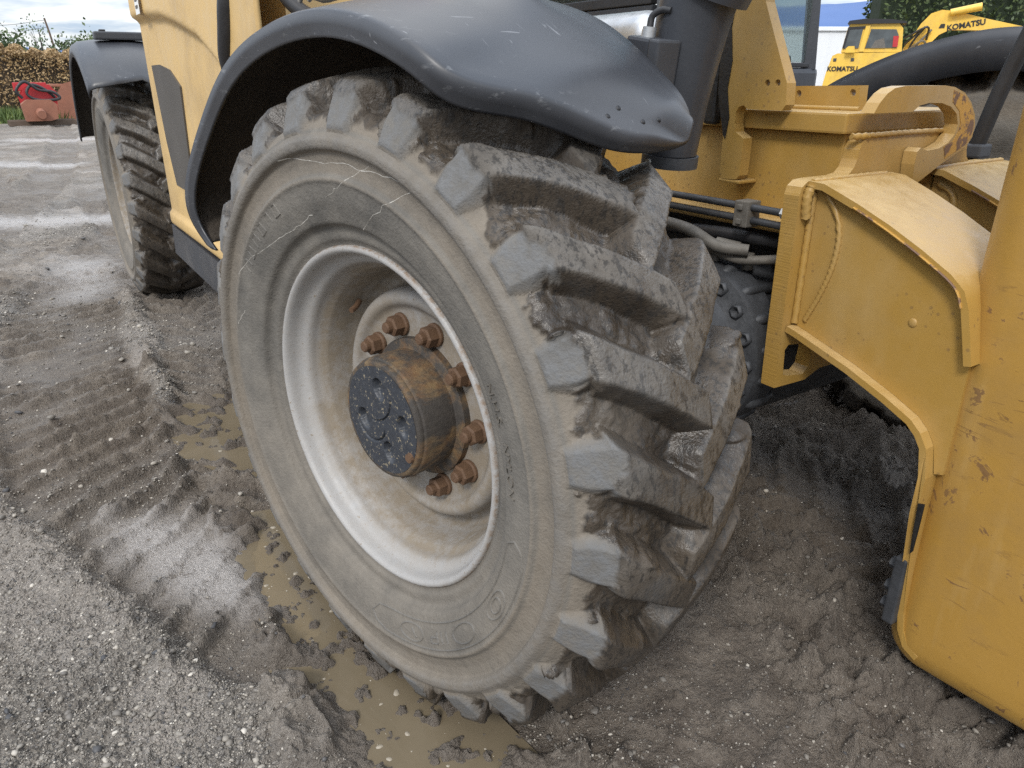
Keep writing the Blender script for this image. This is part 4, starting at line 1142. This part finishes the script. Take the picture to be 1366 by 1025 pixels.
# edge plate and bolted black wear strip on the wheel side of the leg
prism('chipped_edge', [(.6435, .468), (.656, .472), (.655, .41), (.652, .36), (.6465, .35), (.6455, .412)], 'y', .6980, .7005, 'grease', lg, 0)
for o in lg.children:
    if o.name.startswith('chipped_edge'):
        for v in o.data.vertices: v.co.y += leg_shift(v.co.z)
wp = box('wear_pad', (.618, .715, .165), (.6425, .80, .325), 'dark_steel', lg, .004)
for zc in (.19, .235, .29):
    bm = bmesh.new(); bmesh.ops.create_cone(bm, segments=6, radius1=.013, radius2=.013, depth=.018, cap_ends=True)
    bmesh.ops.rotate(bm, verts=bm.verts, matrix=Matrix.Rotation(R(90), 3, 'Y'))
    o = link('bolt', bm_mesh('bolt', bm), lg, 'dark_steel'); o.location = (.609, .745, zc)

# ---- hydraulic lines, axle and hoses under the chassis ---------------------
for z_, y_ in ((.950, .775), (.921, .778)):
    tube('hydraulic_pipe', [(-2.4, y_, z_), (-.2, y_, z_), (.075, y_ - .004, z_)], .0085, 'dark_steel', TH, 10, 2)
tube('hydraulic_hose', [(.075, .771, .950), (.14, .771, .950), (.215, .772, .949)], .0085, 'dark_steel', TH, 10, 3)
tube('hydraulic_hose', [(.075, .774, .921), (.14, .774, .921), (.24, .776, .918)], .0085, 'dark_steel', TH, 10, 3)
cl = box('pipe_clamp', (.068, .755, .905), (.108, .7985, .964), 'dusty_steel', TH, .003)
for z_ in (.918, .950): box('clamp_bolt', (.080, .749, z_ - .006), (.094, .7545, z_ + .006), 'dusty_steel', cl, .002)
tube('hose_nut', [(.190, .772, .949), (.216, .772, .949)], .013, 'zinc', cl, 6, 1)
tube('hydraulic_hose', [(-.5, .80, .86), (-.2, .74, .885), (-.02, .70, .890), (.06, .72, .860), (.12, .76, .855)], .014, 'dusty_steel', TH, 12)
tube('hydraulic_hose', [(-.4, .82, .80), (-.1, .76, .83), (.02, .74, .845), (.10, .76, .83), (.19, .83, .84)], .011, 'dusty_steel', TH, 12)
tube('hydraulic_hose', [(-.5, .84, .83), (-.1, .80, .865), (.05, .80, .875), (.20, .84, .87)], .016, 'black_rubber', TH, 12)
tube('hose_union', [(.035, .745, .858), (.09, .765, .852)], .017, 'dusty_steel', TH, 8, 1)
def axle():
    V, F = lathe_y([(.30, .09), (.42, .09), (.50, .11), (.60, .125), (.70, .165), (.715, .19), (.725, .212), (.735, .216), (.80, .216), (.815, .205), (.83, .20), (.90, .21), (1.2, .21), (1.35, .19), (1.45, .12), (1.85, .09)], 64)
    me = mesh_np('axle_housing', V, F); set_smooth_angle(me, 35)
    o = link('axle_housing', me, TH, 'dark_steel'); o.location = (.0, 0, .60)
    V, F = lathe_y([(0, .0001), (-.012, .012), (-.014, .016), (0, .017)], 6)
    bme = mesh_np('axle_bolt', V, F)
    for k in range(18):
        a = 2 * math.pi * k / 18
        b_ = link('axle_bolt', bme, o, 'dark_steel'); b_.location = (.192 * math.cos(a), .716, .192 * math.sin(a))
    # cast ribs
    for k in range(18):
        a = 2 * math.pi * (k + .5) / 18
        t_ = tube('cast_rib', [(.196 * math.cos(a), .735, .196 * math.sin(a)), (.214 * math.cos(a), .76, .214 * math.sin(a)), (.206 * math.cos(a), .83, .206 * math.sin(a))], .014, 'dark_steel', o, 8, 4)
    for x_, y_ in ((.02, .76), (.09, .80)):
        tube('grease_port', [(x_, y_, .20), (x_, y_, .238)], .014, 'dusty_steel', o, 10, 1)
axle()
# steering knuckle and drive shaft behind the near wheel
box('knuckle', (-.10, .16, .50), (.08, .34, .72), 'dark_steel', TH, .03, seg=3)
tube('steering_ram', [(-.16, .25, .62), (-.16, .60, .62), (-.12, .95, .62)], .035, 'dark_steel', TH, 14, 3)

# ---- black duct with control box, behind the mudguard ---------------------
duct = tube('duct', [(.157, .45, 1.088), (.165, .45, 1.20), (.190, .455, 1.345), (.21, .46, 1.40)], .050, 'charcoal', TH, 28, 6, .078)
tube('duct_collar', [(.205, .459, 1.360), (.212, .461, 1.378)], .0765, 'charcoal', duct, 28, 3, .0785)
tube('duct_band', [(.1555, .45, 1.066), (.1575, .45, 1.0875)], .0545, 'dark_steel', duct, 28, 3)
tube('band_screw', [(.157, .392, 1.076), (.157, .3965, 1.076)], .006, 'zinc', duct, 10, 1)
tube('upper_duct', [(.212, .461, 1.379), (.24, .47, 1.55), (.28, .49, 1.75)], .074, 'charcoal', duct, 28, 4, .09)
cb = box('control_box', (.125, .345, 1.200), (.185, .395, 1.292), 'charcoal', TH, .006, (R(8), 'Y'))
box('control_lid', (.1865, .343, 1.198), (.212, .397, 1.292), 'black_plastic', cb, .004, (R(8), 'Y'), (.155, .37, 1.246))
tube('gland', [(.158, .372, 1.290), (.160, .373, 1.308)], .013, 'silver', cb, 12, 2)
tube('cable', [(.160, .373, 1.306), (.162, .376, 1.325), (.178, .383, 1.334), (.196, .388, 1.332)], .006, 'black_rubber', cb, 8)
tube('gland', [(.128, .365, 1.262), (.108, .365, 1.258)], .013, 'dusty_steel', cb, 12, 2)
tube('cable', [(.109, .365, 1.258), (.092, .362, 1.250), (.085, .36, 1.235)], .007, 'black_rubber', cb, 8)

# ---- silver tank and cab ----------------------------------------------------
V, F = lathe_y([(-1.35, .001), (-1.35, .06), (-1.33, .072), (-.60, .072), (-.575, .069), (-.556, .058), (-.546, .035), (-.543, .0005)], 40)
tk = link('silver_tank', mesh_np('silver_tank', V[:, [1, 0, 2]], F[:, ::-1]), TH, 'silver', True); tk.location = (0, 1.06, 1.338)
def cab():
    x0, x1, y0, y1, z0, z1, zw = -2.3, -.76, 1.30, 2.13, .75, 2.55, 1.272
    body = box('cab_shell', (x0, y0, z0), (x1, y1, zw - .012), 'charcoal', TH, .02)
    def post(xa, ya, xb, yb, r_=.03): tube('cab_post', [(xa, ya, zw - .02), (xb, yb, z1)], r_, 'charcoal', body, 4, 1)
    post(x1 - .03, y0 + .035, x1 - .12, y0 + .05, .055); post(x1 - .03, y1 - .03, x1 - .12, y1 - .05, .035)
    post(x0 + .03, y0 + .03, x0 + .03, y0 + .05, .05); post(x0 + .03, y1 - .03, x0 + .03, y1 - .05)
    box('side_panel', (x0 + .08, y0 + .002, zw - .0115), (x1 - .09, y0 + .03, 1.455), 'charcoal', body, .006)
    box('window_rail', (x0 + .08, y0 - .004, 1.4555), (x1 - .09, y0 + .03, 1.49), 'black_rubber', body, .004)
    box('window_rail', (x1 - .035, y0 + .08, zw - .0115), (x1 - .004, y1 - .06, zw + .006), 'black_rubber', body, .004)
    box('cab_roof', (x0 - .05, y0, z1), (x1 - .05, y1, z1 + .12), 'charcoal', body, .04)
    prism('window_pane', [(x0 + .1, 1.491), (x1 - .10, 1.491), (x1 - .16, z1 - .01), (x0 + .1, z1 - .01)], 'y', y0 + .010, y0 + .016, 'glass', body, 0)
    prism('windscreen', [(y0 + .09, zw + .007), (y1 - .065, zw + .007), (y1 - .075, z1), (y0 + .10, z1)], 'x', x1 - .03, x1 - .024, 'glass', body, 0)
    box('dashboard', (x1 - .35, y0 + .1, 1.0), (x1 - .05, y1 - .1, zw + .04), 'black_rubber', body, .03)
    box('seat_back', (-1.75, 1.5, .9), (-1.55, 1.9, 1.75), 'black_rubber', body, .05)
    tube('grab_rail', [(x1 - .08, 1.97, 1.30), (x1 - .09, 1.90, 1.42), (x1 - .10, 1.83, 1.56)], .014, 'letter_white', body, 10)
    tube('wiper_arm', [(x1 + .012, 1.70, 1.36), (x1 + .006, 1.72, 1.46), (x1 - .02, 1.75, 1.62)], .012, 'black_rubber', body, 8)
    tube('wiper_blade', [(x1 + .004, 1.745, 1.40), (x1, 1.76, 1.50), (x1 - .02, 1.775, 1.62)], .009, 'black_rubber', body, 8)
    tube('door_stud', [(x1, 1.93, 1.222), (x1 + .018, 1.93, 1.222)], .014, 'zinc', body, 12, 1)
cab()
# thin rod standing beside the far mudguard
tube('guide_rod', [(.155, 1.50, .97), (.202, 1.50, 1.04), (.235, 1.50, 1.19), (.275, 1.50, 1.335), (.33, 1.50, 1.50)], .020, 'black_rubber', TH, 14)
box('rod_foot', (.17, 1.475, 1.03), (.235, 1.53, 1.065), 'black_plastic', TH, .006)

# ================================================================== BACKGROUND
CAMX, CAMY = 1.2457, -.6235
def leaves(name, cen, nrm, size, mat, parent, tone, flat=.5):
    """one mesh of folded leaf-sized faces at the given centres"""
    n = len(cen)
    a = rng.normal(size=(n, 3)); a /= np.linalg.norm(a, axis=1)[:, None]
    a = a * (1 - flat) + nrm * flat * rng.uniform(.3, 1, (n, 1)); a /= np.linalg.norm(a, axis=1)[:, None]
    t = np.cross(a, rng.normal(size=(n, 3))); t /= np.linalg.norm(t, axis=1)[:, None]
    b = np.cross(a, t); s = size * rng.uniform(.6, 1.4, n)[:, None]
    V = np.stack([cen - t * s, cen + b * s * .55 - a * s * .15, cen + t * s, cen - b * s * .55 - a * s * .15], 1).reshape(-1, 3)
    F = (np.arange(n)[:, None] * 4 + np.array([0, 1, 2, 3])[None])
    return link(name, mesh_np(name, V, F, {'tone': np.repeat(tone, 4)}), parent, mat)
def hedge(label, p0, p1, depth, height, n, size, mat, corem, group=None, lump=.35, tone_mu=.5):
    p0, p1 = np.array(p0, float), np.array(p1, float); L = np.linalg.norm(p1 - p0); d = (p1 - p0) / L; nn = np.array([-d[1], d[0]])
    root = empty('hedge', (*(p0 + d * L / 2), 0)); tag(root, label, 'hedge', group)
    inv = -np.array(root.location)
    u = rng.uniform(0, L, n); top = rng.random(n) < .25
    bumpy = fbm(u * .9 + p0[0], u * 0 + 3.3, 4) * lump
    hh = height + bumpy + fbm(u * 4, u * 0 + 9.1, 3) * lump * .5
    z = np.where(top, hh - rng.random(n) ** 2 * .25, hh * rng.random(n) ** .85)
    v = np.where(top, rng.uniform(-.5, .5, n) * depth, (rng.choice([-1, 1], n, p=[.2, .8])) * depth * .5 * (1 - .25 * (z / height) ** 3))
    v += fbm(u * 2.2, z * 2.2, 4) * .30 + rng.normal(0, .08, n)
    side = p0[None] + d[None] * u[:, None] - nn[None] * v[:, None] * -1
    cen = np.column_stack([side, z]) + inv[None]
    facing = np.column_stack([np.repeat(nn[None] , n, 0) * np.sign(v)[:, None], np.where(top, 1, .25)])
    clump = fbm(u * 3.5 + 2, z * 3.5, 4) * .5 + .5
    tone = np.clip(tone_mu + (clump - .5) * .9 + rng.normal(0, .16, n), 0, 1)
    leaves('foliage', cen, facing, size, mat, root, tone)
    # solid dark box that puts the hedge's inner shade into its colour
    core = prism('dark_core', [(0, .05), (0, height * .86), (L, height * .86), (L, .05)], 'y', -depth * .22, depth * .22, corem, root, 0)
    core.location = (*(p0 - (p0 + d * L / 2)), 0); core.rotation_euler = (0, 0, math.atan2(d[1], d[0]))
    return root
simple('brown_core', (0.045, 0.032, 0.02), 0.95, var=.5, scale=4, bump=.6)
simple('green_core', (0.014, 0.024, 0.010), 0.95, var=.5, scale=4, bump=.6)
hedge('long hedge of dry brown leaves at the left edge of the yard', (-30.0, -7), (-28.8, 3.0), 1.4, 2.08, 56000, .040, 'dry_leaf', 'brown_core', lump=.35, tone_mu=.52)
hedge('tall clipped green hedge behind the excavator', (-21.6, 34.2), (-13, 46.5), 2.4, 6.8, 34000, .11, 'hedge_green', 'green_core', lump=.5, tone_mu=.36)
def tree(label, loc, h, rx, n, size, mat='green_leaf', group=None, wispy=0):
    root = empty('tree', loc); tag(root, label, 'tree', group)
    tr = tube('trunk', [(0, 0, 0), (.1, .05, h * .35), (.0, .1, h * .8)], .12 * h / 4, 'bark', root, 8, 4, .03)
    C_ = []
    for k in range(9):
        a = 6.28 * k / 9 + rng.random(); zz_ = h * (.45 + .5 * rng.random()); r_ = rx * (.35 + .6 * rng.random())
        e = (math.cos(a) * r_, math.sin(a) * r_, zz_); C_.append(e)
        tube('branch', [(0, .05, h * .35), (e[0] * .5, e[1] * .5, zz_ * .75), e], .03, 'bark', root, 5, 3, .008)
    C_ = np.array(C_); idx = rng.integers(0, len(C_), n)
    cen = C_[idx] + rng.normal(size=(n, 3)) * np.array([rx * .28, rx * .28, h * .10])
    nrm = cen - np.array([0, 0, h * .6]); nrm /= np.linalg.norm(nrm, axis=1)[:, None] + 1e-6
    leaves('crown', cen, nrm, size, mat, root, np.clip(.45 + .35 * nrm[:, 2] + rng.normal(0, .2, n), 0, 1), .3)
    return root
tree('dark green bushy tree rising behind the brown hedge at the picture edge', (-70, .2, 0), 4.4, 2.6, 2600, .16)
tree('smaller green tree behind the brown hedge beside the utility pole', (-72, 5.6, 0), 4.3, 1.6, 1500, .15)
tree('thin half bare sapling between the two green trees behind the hedge', (-71, 3.0, 0), 5.6, 1.3, 160, .11)
# utility pole and wires
pole = empty('utility_pole', (-98, 5.6, 0)); tag(pole, 'leaning wooden utility pole beyond the hedge carrying wires', 'pole')
tube('post', [(0, 0, 0), (-.1, .0, 4), (-.2, -.35, 7.0)], .12, 'wood', pole, 10, 2, .09)
for dz in (0, .7): tube('wire', [(-.2, -.35, 6.8 - dz), (3, -5, 6.0 - dz), (6, -13, 6.2 - dz)], .02, 'black_rubber', pole, 4, 6)
# hills
def hills():
    ang = np.radians(np.linspace(95, 215, 240)); rows = []
    for k, (rr, hm) in enumerate(((2200, 0), (2600, .55), (3000, 1.0), (3400, 1.05))):
        hgt = (np.interp(np.degrees(ang), [95, 112, 128, 140, 160, 172, 185, 215], [200, 245, 238, 190, 120, 92, 105, 80]) + 16 * fbm(ang * 14, ang * 0 + 2, 4)) * hm
        rows.append(np.stack([CAMX + rr * np.cos(ang), CAMY + rr * np.sin(ang), hgt - 2], -1))
    V = np.stack(rows, 1).reshape(-1, 3)
    o = link('hills', mesh_np('hills', V, grid_faces(len(ang), 4)), None, 'hill', True); tag(o, 'low haze-blue hills on the horizon', None, kind='structure')
hills()
# warehouse
wh = empty('warehouse', (-33, 47, 0), R(57)); tag(wh, 'long white warehouse with a low pale roof behind the cab', 'building')
wx = box('wall', (-9, 0, 0), (9, 14, 4.1), 'white_paint', wh, .02)
wb = prism('roof', [(-.15, 4.105), (-.15, 4.32), (7, 4.75), (14.15, 4.32), (14.15, 4.105)], 'x', -9.1, 9.1, 'white_paint', wh, .02)
for i in range(19): box('wall_rib', (-9 + i, -.03, 0), (-8.93 + i, -.001, 4.1), 'white_paint', wh, 0)
# grass at the hedge foot
def grass():
    n = 16000; x = rng.uniform(-29.5, -25.0, n); y = rng.uniform(-7, 4.0, n)
    edge = -25.6 + .6 * fbm(y * 1.3, y * 0, 3) - 1.0 * (y > 1.2) * 0
    k = x < edge; x, y = x[k], y[k]; n = len(x)
    tall = np.where(y < 1.0, .42, .26) * (1 + .5 * fbm(x * 2, y * 2, 3))
    h = rng.uniform(.4, 1, n) * tall; a = rng.uniform(0, 6.28, n); w = .030; lean = rng.normal(0, .12, (n, 2))
    b0 = np.stack([x - np.cos(a) * w, y - np.sin(a) * w, x * 0 - .02], -1); b1 = np.stack([x + np.cos(a) * w, y + np.sin(a) * w, x * 0 - .02], -1); t_ = np.stack([x + lean[:, 0], y + lean[:, 1], h], -1)
    V = np.stack([b0, b1, t_], 1).reshape(-1, 3); F = np.arange(3 * n).reshape(-1, 3)
    tone = np.clip(.35 + rng.normal(0, .2, n) + .5 * (y > 1.0), 0, 1)
    o = link('grass', mesh_np('grass', V, F, {'tone': np.repeat(tone, 3)}), None, 'grass'); tag(o, 'strip of rough green grass along the hedge foot', 'grass', kind='stuff')
grass()

# ---- red auger drive on a skid, with rusty bucket behind ---------------------
def auger():
    r_ = empty('hydraulic_hammer', (-24.2, .30, 0), R(147 - 90 + 35)); tag(r_, 'red hydraulic attachment with rusty nose and coiled black hoses on a dark skid', 'attachment')
    for y_ in (-.35, .35): box('skid_rail', (-1.0, y_ - .08, 0), (1.0, y_ + .08, .15), 'wood', r_, .01)
    for y_ in (-.18, .62): prism('red_side_plate', [(-.45, .42), (-.52, .80), (-.30, 1.12), (.40, 1.16), (.58, .95), (.52, .42)], 'y', y_, y_ + .05, 'red_paint', r_, .015)
    box('red_back', (.36, -.128, .50), (.50, .618, 1.05), 'red_paint', r_, .03)
    for z_ in (.56, .80, 1.02): tube('red_cross_tube', [(-.36 + z_ * .1, -.128, z_), (-.36 + z_ * .1, .618, z_)], .055, 'red_paint', r_, 12, 1)
    box('red_fin', (-.62, .10, .98), (.35, .16, 1.22), 'red_paint', r_, .02)
    prism('rusty_head', [(-.50, .14), (-.55, .62), (-.38, .74), (.30, .74), (.48, .60), (.42, .20), (.20, .14)], 'y', -.75, -.192, 'rusty_bucket', r_, .05)
    tube('spigot', [(-.05, -.74, .36), (-.05, -1.10, .33)], .155, 'rusty_bucket', r_, 18, 1, .12)
    loop = [(-.45 , -.40, .78), (-.58, -.42, 1.0), (-.30, -.40, 1.24), (.05, -.38, 1.02), (.45, -.40, .95), (.62, -.42, .78), (.30, -.45, .72), (-.10, -.42, .75), (-.30, -.40, .92), (-.12, -.36, 1.15), (.2, -.34, 1.05), (.5, -.3, .8)]
    tube('hose', loop, .045, 'black_rubber', r_, 10, 8)
auger()
bpy.data.objects['hydraulic_hammer'].scale = (.82, .82, .9)
def bucket():
    r_ = empty('loader_bucket', (-26.2, 1.55, 0), R(147 - 90 + 28)); tag(r_, 'rusty brown loader bucket lying in the grass by the hedge', 'bucket')
    prof = [(-.8, .05), (-.75, .6), (-.45, 1.05), (.0, 1.18), (.35, 1.10), (.75, .70), (1.25, .22), (1.5, .05)]
    prism('side_plate', prof, 'y', -.55, -.50, 'rusty_bucket', r_, .01)
    prism('side_plate', prof, 'y', 1.2, 1.25, 'rusty_bucket', r_, .01)
    inn = [(a * .97, b * .97) for a, b in prof[:5]]
    prism('shell', prof[:5] + inn[::-1], 'y', -.499, 1.199, 'rusty_bucket', r_, .0)
    for i in range(4): box('rib', (-1.3, -.50, .25 + i * .24), (-.35, -.44, .33 + i * .24), 'rusty_bucket', r_, .02)
bucket()

# ---- excavator ---------------------------------------------------------------
def excavator():
    r_ = empty('excavator', (-13.83, 23.88, 0), R(32)); tag(r_, 'yellow excavator with dark roof parked before the tall green hedge', 'excavator')
    PX = 26.0 / 1066
    def q(px, py): return ((px - 1190) * PX, 1.225 + (103 - py) * PX)
    def P(name, pts, y0, y1, mat, par=None, bev=.03): return prism(name, [q(*p) for p in pts], 'y', y0, y1, mat, par or r_, bev)
    body = P('body', [(1104, 118), (1107, 97), (1112, 76), (1118, 73), (1236, 72), (1262, 80), (1266, 118)], 0, 1.9, 'excavator_yellow', None, .06)
    for px in (1116, 1138): box('body_bolt', (q(px, 0)[0] - .05, -.02, q(0, 83)[1]), (q(px, 0)[0] + .05, -.0005, q(0, 79)[1]), 'dark_steel', body, .01)
    cabp = P('cab_frame', [(1122, 72), (1126, 42), (1131, 35), (1186, 36), (1193, 44), (1196, 72)], .05, 1.35, 'excavator_yellow', None, .04)
    P('rear_window', [(1124.5, 67), (1128, 44), (1145, 43.5), (1143, 67)], .02, .049, 'dark_glass', cabp, 0)
    P('black_rear_corner', [(1123, 66), (1126.5, 41), (1148, 40.5), (1147.5, 43), (1129, 44), (1125.5, 68)], .004, .019, 'letter_black', cabp, 0)
    P('side_window', [(1151, 67), (1155, 44), (1185, 45), (1189, 52), (1189, 67)], .02, .049, 'dark_glass', cabp, 0)
    P('post', [(1144.5, 71), (1148, 40), (1153.5, 40), (1150, 71)], .0, .0195, 'excavator_yellow', cabp, .004)
    P('seat', [(1158, 67), (1162, 58), (1172, 55), (1176, 67)], .012, .019, 'dusty_steel', cabp, 0)
    P('red_extinguisher', [(1184, 66), (1183, 53), (1189.5, 53), (1190, 66)], -.03, .012, 'red_paint', cabp, .02)
    roof = P('roof', [(1125, 37), (1127, 33.5), (1146, 31.5), (1178, 33), (1196, 36), (1196, 38.2), (1128, 37.5)], -.05, 1.45, 'letter_black', None, .02)
    tube('mirror_arm', [(*q(1131, 70)[:1], -.05, q(0, 70)[1]), (q(1133, 0)[0], -.10, q(0, 66)[1])], .03, 'letter_black', cabp, 6, 1)
    P('mirror', [(1128, 72.5), (1128, 67), (1131, 64.5), (1138, 64.5), (1140, 72.5)], -.20, -.10, 'excavator_yellow', cabp, .03)
    # boom and its ram
    boom = P('boom', [(1196, 90), (1198, 66), (1206, 52), (1214, 36), (1224, 24), (1236, 20), (1252, 22), (1290, 32), (1340, 44), (1340, 58), (1290, 46), (1250, 44), (1238, 50), (1230, 60), (1222, 80), (1220, 92)], 1.4, 1.95, 'excavator_yellow', None, .04)
    tube('boom_ram', [(q(1246, 0)[0], 1.25, q(0, 24)[1]), (q(1281, 0)[0], 1.25, q(0, 18)[1])], .10, 'excavator_yellow', boom, 12, 1, .12)
    for i, (a, b, c2) in enumerate((((1202, 78), (1208, 58), (1220, 40)), ((1206, 82), (1214, 62), (1228, 44)), ((1198, 62), (1215, 45), (1222, 40)), ((1200, 72), (1218, 58), (1226, 64)), ((1197, 54), (1222, 41), (1224, 56)))):
        tube('hose', [(q(*a)[0], 1.30 - .04 * i, q(*a)[1]), (q(*b)[0], 1.22 - .04 * i, q(*b)[1]), (q(*c2)[0], 1.30, q(*c2)[1])], .035, ('black_rubber', 'dusty_steel')[i % 2], boom, 6, 5)
    P('link_plate', [(1236, 42), (1238, 37), (1243, 37), (1243, 42)], 1.38, 1.399, 'letter_black', boom, .005)
    for s, cx, cy, size, yy, par in (('KOMATSU', 1127, 95, .20, -.012, body), ('KOMATSU', 1268, 42, .23, 1.388, boom)):
        me = text_mesh(s, size, .004, .035); o = link('lettering', me, par, 'letter_black')
        bend = 0 if par == body else R(-9)
        o.location = (q(cx, cy)[0], yy, q(cx, cy)[1]); o.rotation_euler = (R(90), bend, 0)
    # tracks and slew ring
    box('slew_ring', (-.9, .3, .80), (.9, 1.6, .88), 'dark_steel', r_, .03)
    for y_ in (-.2, 1.5): 
        trk = prism('track', [(-2.0, .40), (-1.75, .12), (-1.5, .02), (1.5, .02), (1.75, .12), (2.0, .40), (1.75, .70), (1.5, .78), (-1.5, .78), (-1.75, .70)], 'y', y_, y_ + .5, 'dark_steel', r_, .04)
excavator()
